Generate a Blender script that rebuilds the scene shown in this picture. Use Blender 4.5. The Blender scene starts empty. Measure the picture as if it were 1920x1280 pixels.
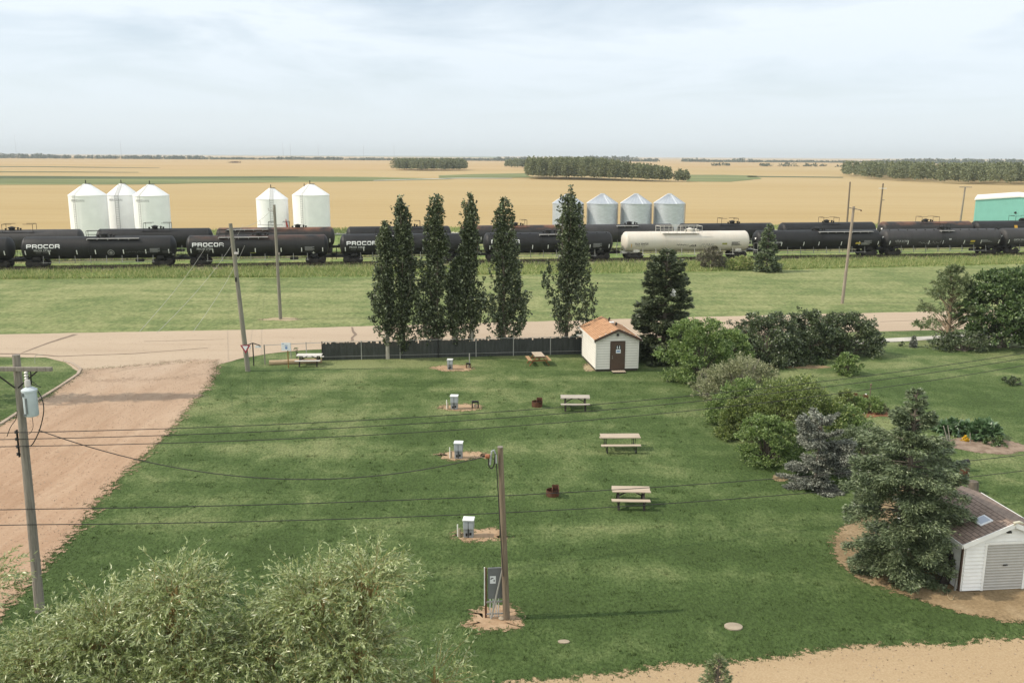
import bpy, bmesh, math, random
import numpy as np
from mathutils import Vector, Matrix, noise
from mathutils.geometry import tessellate_polygon

# ------------------------------------------------------------------ camera, sky, sun
SC = bpy.context.scene
COL = SC.collection
FPX, PITCH, ROLL, CAMH = 1700.0, math.radians(11.57), math.radians(0.3), 15.0
cd = bpy.data.cameras.new("camera"); cam = bpy.data.objects.new("camera", cd); COL.objects.link(cam)
cd.sensor_width = 36.0; cd.lens = FPX / 1920 * 36; cd.clip_start = 0.5; cd.clip_end = 60000
RM = Matrix.Rotation(math.pi / 2 - PITCH, 3, 'X') @ Matrix.Rotation(ROLL, 3, 'Z')
cam.matrix_world = Matrix.Translation((0, 0, CAMH)) @ RM.to_4x4()
SC.camera = cam

SUN_EL, SUN_AZ = math.radians(44), math.radians(6)          # light travels towards +X, slightly away from the camera
sdir = Vector((math.cos(SUN_EL) * math.cos(SUN_AZ), math.cos(SUN_EL) * math.sin(SUN_AZ), -math.sin(SUN_EL)))
sl = bpy.data.lights.new("sun", 'SUN'); sun = bpy.data.objects.new("sun", sl); COL.objects.link(sun)
sl.energy = 3.7; sl.angle = math.radians(0.8); sl.color = (1.0, 0.90, 0.76)
sun.rotation_euler = sdir.to_track_quat('-Z', 'Y').to_euler()

W = bpy.data.worlds.new("World"); SC.world = W; W.use_nodes = True
nt = W.node_tree; nt.nodes.clear()
def wn(t, **kw):
    n = nt.nodes.new(t)
    for k, v in kw.items(): setattr(n, k, v)
    return n
sky = wn('ShaderNodeTexSky'); sky.sky_type = 'NISHITA'; sky.sun_disc = False
sky.sun_elevation = SUN_EL; sky.sun_rotation = math.atan2(-sdir.x, -sdir.y)
sky.air_density = 1.0; sky.dust_density = 1.5; sky.ozone_density = 1.0; sky.altitude = 500
bg = wn('ShaderNodeBackground'); bg.inputs[1].default_value = 0.121
out = wn('ShaderNodeOutputWorld')
tc = wn('ShaderNodeTexCoord'); sp = wn('ShaderNodeSeparateXYZ'); nt.links.new(tc.outputs['Generated'], sp.inputs[0])
ad = wn('ShaderNodeMath', operation='ADD'); ad.inputs[1].default_value = 0.10; nt.links.new(sp.outputs[2], ad.inputs[0])
mx_ = wn('ShaderNodeMath', operation='MAXIMUM'); mx_.inputs[1].default_value = 0.05; nt.links.new(ad.outputs[0], mx_.inputs[0])
dx = wn('ShaderNodeMath', operation='DIVIDE'); nt.links.new(sp.outputs[0], dx.inputs[0]); nt.links.new(mx_.outputs[0], dx.inputs[1])
dy = wn('ShaderNodeMath', operation='DIVIDE'); nt.links.new(sp.outputs[1], dy.inputs[0]); nt.links.new(mx_.outputs[0], dy.inputs[1])
cb = wn('ShaderNodeCombineXYZ'); nt.links.new(dx.outputs[0], cb.inputs[0]); nt.links.new(dy.outputs[0], cb.inputs[1])
mp = wn('ShaderNodeMapping'); mp.inputs['Scale'].default_value = (0.75, 0.62, 1); mp.inputs['Rotation'].default_value = (0, 0, 0.35)
mp.inputs['Location'].default_value = (3.1, 1.7, 0)
nt.links.new(cb.outputs[0], mp.inputs[0])
nz = wn('ShaderNodeTexNoise'); nz.inputs['Scale'].default_value = 1.0; nz.inputs['Detail'].default_value = 7; nz.inputs['Roughness'].default_value = 0.55
nz.inputs['Distortion'].default_value = 0.5
nt.links.new(mp.outputs[0], nz.inputs['Vector'])
cr = wn('ShaderNodeValToRGB'); cr.color_ramp.elements[0].position = 0.36; cr.color_ramp.elements[0].color = (0.52, 0.52, 0.52, 1)
cr.color_ramp.elements[1].position = 0.56; cr.color_ramp.elements[1].color = (1, 1, 1, 1)
nt.links.new(nz.outputs[0], cr.inputs[0])
# towards the horizon the veil of cloud is even
hz_ = wn('ShaderNodeMapRange'); hz_.inputs['From Min'].default_value = 0.03; hz_.inputs['From Max'].default_value = 0.13
hz_.inputs['To Min'].default_value = 0.0; hz_.inputs['To Max'].default_value = 1.0
nt.links.new(sp.outputs[2], hz_.inputs['Value'])
mf = wn('ShaderNodeMixRGB'); mf.inputs[1].default_value = (0.80, 0.80, 0.80, 1)
nt.links.new(hz_.outputs[0], mf.inputs[0]); nt.links.new(cr.outputs[0], mf.inputs[2])
mc = wn('ShaderNodeMixRGB'); mc.inputs[2].default_value = (7.15, 7.85, 8.45, 1)
nt.links.new(mf.outputs[0], mc.inputs[0]); nt.links.new(sky.outputs[0], mc.inputs[1])
# sky behind the camera brightened and warmed, added as fill for walls facing it
br_ = wn('ShaderNodeMapRange'); br_.inputs['From Min'].default_value = 0.35; br_.inputs['From Max'].default_value = -0.75
br_.inputs['To Min'].default_value = 0.0; br_.inputs['To Max'].default_value = 1.0; nt.links.new(sp.outputs[1], br_.inputs['Value'])
wm = wn('ShaderNodeMixRGB'); wm.inputs[1].default_value = (1, 1, 1, 1); wm.inputs[2].default_value = (1.55, 1.44, 1.28, 1); nt.links.new(br_.outputs[0], wm.inputs[0])
bm_ = wn('ShaderNodeVectorMath', operation='MULTIPLY'); nt.links.new(mc.outputs[0], bm_.inputs[0]); nt.links.new(wm.outputs[0], bm_.inputs[1])
nt.links.new(bm_.outputs[0], bg.inputs[0]); nt.links.new(bg.outputs[0], out.inputs[0])

SC.view_settings.view_transform = 'Standard'; SC.view_settings.look = 'None'
SC.view_settings.gamma = 1.0; SC.view_settings.exposure = 0.06
SC.render.engine = 'CYCLES'; SC.cycles.max_bounces = 6; SC.cycles.diffuse_bounces = 3; SC.cycles.glossy_bounces = 2
SC.cycles.transmission_bounces = 3; SC.cycles.volume_bounces = 0; SC.cycles.use_denoising = True

# ------------------------------------------------------------------ measuring helpers
def ray(px, py): return RM @ Vector(((px - 960) / FPX, -(py - 640) / FPX, -1))
def gp(px, py, z=0.0):                    # where a sight line of the photograph meets a level plane
    d = ray(px, py); t = (z - CAMH) / d.z
    return Vector((d.x * t, d.y * t, z))
def at_y(px, py, y):                      # where it meets the upright plane at that distance
    d = ray(px, py); t = y / d.y
    return Vector((d.x * t, y, CAMH + d.z * t))

# ------------------------------------------------------------------ object helpers
def tag(o, label=None, cat=None, group=None, kind=None):
    if label: o['label'] = label
    if cat: o['category'] = cat
    if group: o['group'] = group
    if kind: o['kind'] = kind
    return o
def thing(name, label, cat, loc=(0, 0, 0), rz=0.0, group=None):
    o = bpy.data.objects.new(name, None); COL.objects.link(o)
    o.empty_display_size = 0.2
    o.location = loc; o.rotation_euler = (0, 0, rz)
    return tag(o, label, cat, group)
def link_mesh(name, me, parent=None):
    o = bpy.data.objects.new(name, me); COL.objects.link(o)
    if parent: o.parent = parent
    return o
def copy_tree(o, parent=None):
    c = o.copy(); COL.objects.link(c)
    if parent: c.parent = parent
    for ch in list(o.children): copy_tree(ch, c)
    return c

class MB:
    def __init__(s): s.v = []; s.f = []
    def add(s, vs, fs):
        b = len(s.v); s.v += [tuple(v) for v in vs]; s.f += [tuple(b + i for i in f) for f in fs]; return s
    def box(s, c, size, m=None):
        hx, hy, hz = size[0] / 2, size[1] / 2, size[2] / 2
        vs = [Vector((x, y, z)) for z in (-hz, hz) for y in (-hy, hy) for x in (-hx, hx)]
        if m: vs = [m @ v for v in vs]
        vs = [v + Vector(c) for v in vs]
        return s.add(vs, [(0, 2, 3, 1), (4, 5, 7, 6), (0, 1, 5, 4), (2, 6, 7, 3), (0, 4, 6, 2), (1, 3, 7, 5)])
    def bar(s, a, b, w, h, up=(0, 0, 1)):
        a, b = Vector(a), Vector(b); d = (b - a); L = d.length; d.normalize()
        u = Vector(up)
        if abs(d.dot(u)) > 0.98: u = Vector((0, 1, 0))
        sx = d.cross(u).normalized(); uu = sx.cross(d).normalized()
        m = Matrix((d, sx, uu)).transposed()
        return s.box((a + b) / 2, (L, w, h), m)
    def tube(s, pts, rad, n=8, caps=True):
        pts = [Vector(p) for p in pts]
        if not hasattr(rad, '__len__'): rad = [rad] * len(pts)
        ref = Vector((0, 0, 1)); rings = []
        for i, p in enumerate(pts):
            d = (pts[min(i + 1, len(pts) - 1)] - pts[max(i - 1, 0)]).normalized()
            r = ref if abs(d.dot(ref)) < 0.95 else Vector((0, 1, 0)) if abs(d.y) < 0.9 else Vector((1, 0, 0))
            x = d.cross(r).normalized(); y = d.cross(x).normalized()
            rings.append([p + (x * math.cos(2 * math.pi * k / n) + y * math.sin(2 * math.pi * k / n)) * rad[i] for k in range(n)])
        vs = [v for r in rings for v in r]; fs = []
        for i in range(len(rings) - 1):
            for k in range(n):
                k2 = (k + 1) % n
                fs.append((i * n + k, i * n + k2, (i + 1) * n + k2, (i + 1) * n + k))
        if caps:
            fs.append(tuple(range(n - 1, -1, -1))); fs.append(tuple((len(rings) - 1) * n + k for k in range(n)))
        return s.add(vs, fs)
    def revolve(s, prof, n=24, axis='Z', c=(0, 0, 0), cap=True):
        c = Vector(c); vs = []; fs = []
        for (r, h) in prof:
            for k in range(n):
                a = 2 * math.pi * k / n
                if axis == 'Z': vs.append(c + Vector((r * math.cos(a), r * math.sin(a), h)))
                elif axis == 'X': vs.append(c + Vector((h, r * math.cos(a), r * math.sin(a))))
                else: vs.append(c + Vector((r * math.cos(a), h, r * math.sin(a))))
        for i in range(len(prof) - 1):
            for k in range(n):
                k2 = (k + 1) % n
                fs.append((i * n + k, i * n + k2, (i + 1) * n + k2, (i + 1) * n + k))
        if cap:
            if prof[0][0] > 1e-6: fs.append(tuple(range(n - 1, -1, -1)))
            if prof[-1][0] > 1e-6: fs.append(tuple((len(prof) - 1) * n + k for k in range(n)))
        return s.add(vs, fs)
    def prism(s, poly, a, b):                       # poly in XZ, extruded along Y from a to b
        n = len(poly)
        vs = [Vector((x, a, z)) for x, z in poly] + [Vector((x, b, z)) for x, z in poly]
        fs = [tuple(range(n)), tuple(range(2 * n - 1, n - 1, -1))] + [(i, i + n, (i + 1) % n + n, (i + 1) % n) for i in range(n)]
        return s.add(vs, fs)
    def build(s, name, mat, parent=None, smooth=False, bevel=0.0, fix=True):
        me = bpy.data.meshes.new(name); me.from_pydata(s.v, [], s.f)
        bm = bmesh.new(); bm.from_mesh(me)
        if fix: bmesh.ops.recalc_face_normals(bm, faces=bm.faces)
        if bevel: bmesh.ops.bevel(bm, geom=bm.edges, offset=bevel, segments=1, affect='EDGES')
        bm.to_mesh(me); bm.free()
        if smooth:
            me.polygons.foreach_set('use_smooth', [True] * len(me.polygons))
            try: me.set_sharp_from_angle(angle=math.radians(40))
            except Exception: pass
        me.materials.append(mat)
        return link_mesh(name, me, parent)

def np_mesh(name, V, mat, parent=None, quad=4):
    n = len(V) // quad
    me = bpy.data.meshes.new(name)
    me.vertices.add(len(V)); me.vertices.foreach_set('co', np.ascontiguousarray(V, dtype=np.float32).ravel())
    me.loops.add(n * quad); me.loops.foreach_set('vertex_index', np.arange(n * quad, dtype=np.int32))
    me.polygons.add(n); me.polygons.foreach_set('loop_start', np.arange(0, n * quad, quad, dtype=np.int32))
    me.update(calc_edges=True); me.validate()
    me.materials.append(mat)
    return link_mesh(name, me, parent)

def unit(a): return a / np.maximum(np.linalg.norm(a, axis=1, keepdims=True), 1e-9)
def leaf_quads(P, D, L, Wd, rng, flat=None):
    """leaf shaped quads: P base points, D directions of growth, L lengths, Wd widths"""
    n = len(P); D = unit(D)
    R = rng.normal(size=(n, 3))
    if flat is not None: R = R * (1 - flat) + np.array([0, 0, 1.0]) * flat * 2
    S = unit(np.cross(D, R))
    L = np.asarray(L).reshape(-1, 1) * np.ones((n, 1)); Wd = np.asarray(Wd).reshape(-1, 1) * np.ones((n, 1))
    V = np.empty((n, 4, 3))
    V[:, 0] = P; V[:, 1] = P + D * L * 0.45 + S * Wd * 0.5; V[:, 2] = P + D * L; V[:, 3] = P + D * L * 0.45 - S * Wd * 0.5
    return V.reshape(-1, 3)

# ------------------------------------------------------------------ materials
def mat(name, col, rough=0.7, metal=0.0, spec=0.3, var=0.0, vscale=3.0, bump=0.0, bscale=20.0, stretch=(1, 1, 1), col2=None, coord='Object'):
    m = bpy.data.materials.new(name); m.use_nodes = True; t = m.node_tree; b = t.nodes['Principled BSDF']
    b.inputs['Base Color'].default_value = (*col, 1); b.inputs['Roughness'].default_value = rough
    b.inputs['Metallic'].default_value = metal; b.inputs['Specular IOR Level'].default_value = spec
    if var or col2 or bump:
        c = t.nodes.new('ShaderNodeTexCoord'); mpn = t.nodes.new('ShaderNodeMapping'); mpn.inputs['Scale'].default_value = stretch
        t.links.new(c.outputs[coord], mpn.inputs[0])
    if var or col2:
        nn = t.nodes.new('ShaderNodeTexNoise'); nn.inputs['Scale'].default_value = vscale; nn.inputs['Detail'].default_value = 6
        nn.inputs['Roughness'].default_value = 0.65
        t.links.new(mpn.outputs[0], nn.inputs['Vector'])
        r = t.nodes.new('ShaderNodeValToRGB'); r.color_ramp.elements[0].position = 0.32; r.color_ramp.elements[1].position = 0.68
        a = col2 if col2 else tuple(x * (1 - var) for x in col); bb = col if col2 else tuple(min(1, x * (1 + var)) for x in col)
        r.color_ramp.elements[0].color = (*a, 1); r.color_ramp.elements[1].color = (*bb, 1)
        t.links.new(nn.outputs[0], r.inputs[0]); t.links.new(r.outputs[0], b.inputs['Base Color'])
    if bump:
        n2 = t.nodes.new('ShaderNodeTexNoise'); n2.inputs['Scale'].default_value = bscale; n2.inputs['Detail'].default_value = 4
        t.links.new(mpn.outputs[0], n2.inputs['Vector'])
        bp = t.nodes.new('ShaderNodeBump'); bp.inputs['Strength'].default_value = bump; bp.inputs['Distance'].default_value = 0.05
        t.links.new(n2.outputs[0], bp.inputs['Height']); t.links.new(bp.outputs[0], b.inputs['Normal'])
    return m

def leaf_mat(name, cols, trans=0.3, rough=0.6, gloss=0.06, hue_noise=0.0):
    m = bpy.data.materials.new(name); m.use_nodes = True; t = m.node_tree; t.nodes.clear()
    o = t.nodes.new('ShaderNodeOutputMaterial'); g = t.nodes.new('ShaderNodeNewGeometry')
    r = t.nodes.new('ShaderNodeValToRGB'); r.color_ramp.interpolation = 'LINEAR'
    els = r.color_ramp.elements
    while len(els) < len(cols): els.new(0.5)
    for i, c in enumerate(cols): els[i].position = i / max(1, len(cols) - 1); els[i].color = (*c, 1)
    t.links.new(g.outputs['Random Per Island'], r.inputs[0])
    d = t.nodes.new('ShaderNodeBsdfDiffuse'); tr = t.nodes.new('ShaderNodeBsdfTranslucent'); gl = t.nodes.new('ShaderNodeBsdfGlossy')
    gl.inputs['Roughness'].default_value = rough; gl.inputs['Color'].default_value = (1, 1, 1, 1)
    t.links.new(r.outputs[0], d.inputs[0]); t.links.new(r.outputs[0], tr.inputs[0])
    m1 = t.nodes.new('ShaderNodeMixShader'); m1.inputs[0].default_value = trans
    t.links.new(d.outputs[0], m1.inputs[1]); t.links.new(tr.outputs[0], m1.inputs[2])
    m2 = t.nodes.new('ShaderNodeMixShader'); m2.inputs[0].default_value = gloss
    t.links.new(m1.outputs[0], m2.inputs[1]); t.links.new(gl.outputs[0], m2.inputs[2])
    t.links.new(m2.outputs[0], o.inputs[0])
    return m

class NT:                                   # small builder for ground materials in world coordinates
    def __init__(s, name):
        s.m = bpy.data.materials.new(name); s.m.use_nodes = True; s.t = s.m.node_tree; s.b = s.t.nodes['Principled BSDF']
        s.b.inputs['Roughness'].default_value = 0.95; s.b.inputs['Specular IOR Level'].default_value = 0.1
        s.g = s.t.nodes.new('ShaderNodeNewGeometry')
    def noise(s, scale, stretch=(1, 1, 1), detail=5, rough=0.6, loc=(0, 0, 0), rot=0.0, dist=0.0):
        mp = s.t.nodes.new('ShaderNodeMapping'); mp.inputs['Scale'].default_value = stretch; mp.inputs['Location'].default_value = loc
        mp.inputs['Rotation'].default_value = (0, 0, rot)
        s.t.links.new(s.g.outputs['Position'], mp.inputs[0])
        n = s.t.nodes.new('ShaderNodeTexNoise'); n.inputs['Scale'].default_value = scale; n.inputs['Detail'].default_value = detail
        n.inputs['Roughness'].default_value = rough; n.inputs['Distortion'].default_value = dist
        s.t.links.new(mp.outputs[0], n.inputs['Vector']); return n.outputs[0]
    def ramp(s, fac, stops):
        r = s.t.nodes.new('ShaderNodeValToRGB'); els = r.color_ramp.elements
        while len(els) < len(stops): els.new(0.5)
        for e, (p, c) in zip(els, stops):
            e.position = p; e.color = (*c, 1) if hasattr(c, '__len__') else (c, c, c, 1)
        s.t.links.new(fac, r.inputs[0]); return r.outputs[0]
    def mix(s, fac, a, b, mode='MIX'):
        n = s.t.nodes.new('ShaderNodeMixRGB'); n.blend_type = mode
        for i, v in enumerate((fac, a, b)):
            if isinstance(v, bpy.types.NodeSocket): s.t.links.new(v, n.inputs[i])
            elif i == 0: n.inputs[0].default_value = v
            else: n.inputs[i].default_value = (*v, 1)
        return n.outputs[0]
    def bump(s, h, strength, dist):
        bp = s.t.nodes.new('ShaderNodeBump'); bp.inputs['Strength'].default_value = strength; bp.inputs['Distance'].default_value = dist
        s.t.links.new(h, bp.inputs['Height']); s.t.links.new(bp.outputs[0], s.b.inputs['Normal'])
    def done(s, col): s.t.links.new(col, s.b.inputs['Base Color']); return s.m

def lawn_color(n, dark, mid, dry, fine=9.0, seed=0.0, worn=None):
    big = n.noise(0.075, (1, 0.8, 1), 6, 0.62, (seed, 3, 0), dist=0.8)
    if worn:                               # the trodden, drier part of the campground lies towards the fence
        sp_ = n.t.nodes.new('ShaderNodeSeparateXYZ'); n.t.links.new(n.g.outputs['Position'], sp_.inputs[0])
        mr = n.t.nodes.new('ShaderNodeMapRange'); mr.inputs['From Min'].default_value = worn[0]; mr.inputs['From Max'].default_value = worn[1]
        mr.inputs['To Min'].default_value = -0.09; mr.inputs['To Max'].default_value = 0.07; n.t.links.new(sp_.outputs[1], mr.inputs['Value'])
        am = n.t.nodes.new('ShaderNodeMath'); am.operation = 'ADD'; n.t.links.new(big, am.inputs[0]); n.t.links.new(mr.outputs[0], am.inputs[1]); big = am.outputs[0]
    stripes = n.noise(0.42, (0.10, 1, 1), 3, 0.5, (seed + 5, 0, 0), rot=-0.22)
    med = n.noise(0.5, (1, 0.7, 1), 6, 0.7, (2, seed, 0), dist=0.5)
    f = n.noise(fine, (1, 0.6, 1), 4, 0.75)
    def ma(op, x, y):
        q = n.t.nodes.new('ShaderNodeMath'); q.operation = op
        for i, v in enumerate((x, y)):
            if isinstance(v, bpy.types.NodeSocket): n.t.links.new(v, q.inputs[i])
            else: q.inputs[i].default_value = v
        return q.outputs[0]
    fac = ma('ADD', ma('MULTIPLY', big, 1.25), ma('MULTIPLY', med, 0.9))
    fac = ma('ADD', fac, ma('MULTIPLY', stripes, 0.75)); fac = ma('ADD', fac, ma('MULTIPLY', f, 0.45)); fac = ma('SUBTRACT', fac, 1.17)
    base = n.ramp(fac, [(0.22, tuple(c * .85 for c in dark)), (0.40, dark), (0.55, mid), (0.80, dry)])
    base = n.mix(1.0, base, n.ramp(f, [(0.3, 0.66), (0.5, 1.0), (0.72, 1.30)]), 'MULTIPLY')
    return base, f
def lawn_material(name, dark, mid, dry, fine=9.0, seed=0.0, worn=None):
    n = NT(name); base, f = lawn_color(n, dark, mid, dry, fine, seed, worn)
    n.bump(f, 0.6, 0.06)
    return n.done(base)
LAWN = ((0.066, 0.102, 0.033), (0.100, 0.138, 0.050), (0.190, 0.214, 0.095))

M = {}
M['lawn'] = lawn_material('lawn_grass', *LAWN, worn=(30, 64))
M['far_lawn'] = lawn_material('far_lawn_grass', (0.145, 0.182, 0.070), (0.195, 0.218, 0.092), (0.255, 0.265, 0.122), fine=2.5, seed=9.0)
M['verge'] = lawn_material('verge_grass', (0.15, 0.21, 0.07), (0.21, 0.25, 0.09), (0.33, 0.30, 0.15), fine=3.0, seed=4.0)

n = NT('ripe_crop')
a = n.noise(0.012, (0.25, 1, 1), 5, 0.6, (2, 0, 0), rot=0.15)
c = n.ramp(a, [(0.3, (0.353, 0.256, 0.112)), (0.5, (0.399, 0.302, 0.146)), (0.72, (0.429, 0.336, 0.180))])
b_ = n.noise(0.22, (0.035, 1, 1), 5, 0.65, rot=0.15)
c = n.mix(0.55, c, n.ramp(b_, [(0.32, (0.309, 0.218, 0.093)), (0.5, (0.399, 0.297, 0.146)), (0.7, (0.451, 0.355, 0.202))]))
d_ = n.noise(0.0022, (0.3, 1, 1), 3, 0.5, (7, 1, 0))
c = n.mix(0.35, c, n.ramp(d_, [(0.35, (0.353, 0.248, 0.108)), (0.65, (0.451, 0.351, 0.206))]))
n.bump(b_, 0.4, 0.3)
M['crop'] = n.done(c)
n = NT('pale_crop')
a = n.noise(0.006, (0.2, 1, 1), 5, 0.6, (5, 0, 0), rot=0.1)
c = n.ramp(a, [(0.3, (0.377, 0.259, 0.119)), (0.5, (0.421, 0.302, 0.154)), (0.72, (0.451, 0.336, 0.191))])
b_ = n.noise(0.08, (0.03, 1, 1), 5, 0.65, rot=0.12)
c = n.mix(0.3, c, n.ramp(b_, [(0.35, (0.346, 0.229, 0.098)), (0.65, (0.466, 0.348, 0.194))]))
M['pale_crop'] = n.done(c)
n = NT('slough_grass')
a = n.noise(0.03, (0.12, 1, 1), 6, 0.65, (5, 2, 0))
M['slough'] = n.done(n.ramp(a, [(0.3, (0.085, 0.105, 0.045)), (0.5, (0.165, 0.19, 0.085)), (0.7, (0.27, 0.27, 0.12))]))
n = NT('dark_slough')
a = n.noise(0.05, (0.12, 1, 1), 6, 0.65, (1, 2, 0))
M['slough_dark'] = n.done(n.ramp(a, [(0.3, (0.07, 0.09, 0.045)), (0.7, (0.13, 0.15, 0.075))]))

n = NT('pale_road_surface')
a = n.noise(0.25, (0.25, 1, 1), 5, 0.6, rot=-0.16)
c = n.ramp(a, [(0.3, (0.350, 0.272, 0.196)), (0.5, (0.393, 0.312, 0.231)), (0.72, (0.429, 0.346, 0.259))])
f = n.noise(14.0, (1, 1, 1), 3, 0.7)
c = n.mix(0.40, c, n.ramp(f, [(0.3, (0.350, 0.268, 0.193)), (0.7, (0.542, 0.441, 0.335))]))
b_ = n.noise(0.8, (0.05, 1, 1), 3, 0.6, rot=-0.16)
c = n.mix(0.25, c, n.ramp(b_, [(0.32, (0.358, 0.272, 0.193)), (0.5, (0.463, 0.364, 0.268))]))
n.bump(f, 0.3, 0.02)
M['road'] = n.done(c)
n = NT('dirt_road_surface')
a = n.noise(0.22, (1, 0.35, 1), 6, 0.65, rot=0.09, dist=0.8)
c = n.ramp(a, [(0.38, (0.259, 0.157, 0.094)), (0.48, (0.346, 0.226, 0.147)), (0.7, (0.432, 0.306, 0.213))])
b_ = n.noise(0.9, (1, 0.10, 1), 6, 0.7, rot=0.12, dist=0.4)
c = n.mix(0.42, c, n.ramp(b_, [(0.34, (0.233, 0.132, 0.073)), (0.5, (0.363, 0.238, 0.155)), (0.66, (0.518, 0.392, 0.278))]))
f = n.noise(9.0, (1, 1, 1), 4, 0.75)
c = n.mix(0.3, c, n.ramp(f, [(0.3, (0.286, 0.174, 0.106)), (0.7, (0.536, 0.401, 0.286))]))
n.bump(f, 0.5, 0.04)
sq = n.t.nodes.new('ShaderNodeSeparateXYZ'); n.t.links.new(n.g.outputs['Position'], sq.inputs[0])
mq = n.t.nodes.new('ShaderNodeMapRange'); mq.inputs['From Min'].default_value = 44; mq.inputs['From Max'].default_value = 63; mq.inputs['To Max'].default_value = 0.75; n.t.links.new(sq.outputs[1], mq.inputs['Value'])
c = n.mix(mq.outputs[0], c, n.ramp(a, [(0.35, (0.335, 0.245, 0.175)), (0.5, (0.40, 0.305, 0.225)), (0.66, (0.43, 0.34, 0.26))]))
M['dirt_road'] = n.done(c)
n = NT('sandy_lane_surface')
a = n.noise(0.4, (0.35, 1, 1), 6, 0.65, rot=-0.17)
c = n.ramp(a, [(0.3, (0.320, 0.225, 0.127)), (0.5, (0.375, 0.274, 0.159)), (0.7, (0.414, 0.312, 0.191))])
f = n.noise(16.0, (1, 1, 1), 4, 0.75)
c = n.mix(0.55, c, n.ramp(f, [(0.3, (0.297, 0.206, 0.116)), (0.7, (0.515, 0.396, 0.261))]))
n.bump(f, 0.6, 0.03)
M['lane'] = n.done(c)
n = NT('bare_soil')
a = n.noise(1.3, (1, 1, 1), 6, 0.7)
c = n.ramp(a, [(0.3, (0.282, 0.170, 0.095)), (0.5, (0.404, 0.275, 0.168)), (0.7, (0.498, 0.370, 0.246))])
f = n.noise(14.0, (1, 1, 1), 4, 0.75)
c = n.mix(0.35, c, n.ramp(f, [(0.3, (0.235, 0.150, 0.090)), (0.7, (0.526, 0.400, 0.280))]))
n.bump(f, 0.6, 0.04)
M['soil'] = n.done(c)
n = NT('needle_litter')
a = n.noise(0.9, (1, 1, 1), 6, 0.7)
c = n.ramp(a, [(0.3, (0.120, 0.083, 0.048)), (0.5, (0.235, 0.164, 0.093)), (0.72, (0.350, 0.265, 0.165))])
f = n.noise(10.0, (1, 1, 1), 4, 0.75)
c = n.mix(0.4, c, n.ramp(f, [(0.3, (0.120, 0.085, 0.046)), (0.7, (0.460, 0.350, 0.205))]))
M['litter'] = n.done(c)
n = NT('garden_soil')
a = n.noise(2.0, (1, 1, 1), 6, 0.7)
M['garden_soil'] = n.done(n.ramp(a, [(0.3, (0.15, 0.105, 0.075)), (0.55, (0.27, 0.205, 0.155)), (0.75, (0.33, 0.26, 0.20))]))
n = NT('red_mulch')
a = n.noise(5.0, (1, 1, 1), 6, 0.7)
M['mulch'] = n.done(n.ramp(a, [(0.3, (0.12, 0.055, 0.03)), (0.7, (0.30, 0.15, 0.085))]))
n = NT('ballast')
a = n.noise(3.0, (1, 1, 1), 6, 0.75)
M['ballast'] = n.done(n.ramp(a, [(0.3, (0.09, 0.085, 0.06)), (0.5, (0.18, 0.17, 0.10)), (0.7, (0.26, 0.25, 0.17))]))
M['path'] = mat('concrete_path', (0.50, 0.47, 0.42), 0.9, var=0.15, vscale=0.6)
M['kerb'] = mat('kerb_concrete', (0.36, 0.29, 0.225), 0.9, var=0.2, vscale=0.8)
M['tar'] = mat('tar_strip', (0.20, 0.15, 0.11), 0.9, var=0.25, vscale=1.5)

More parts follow.
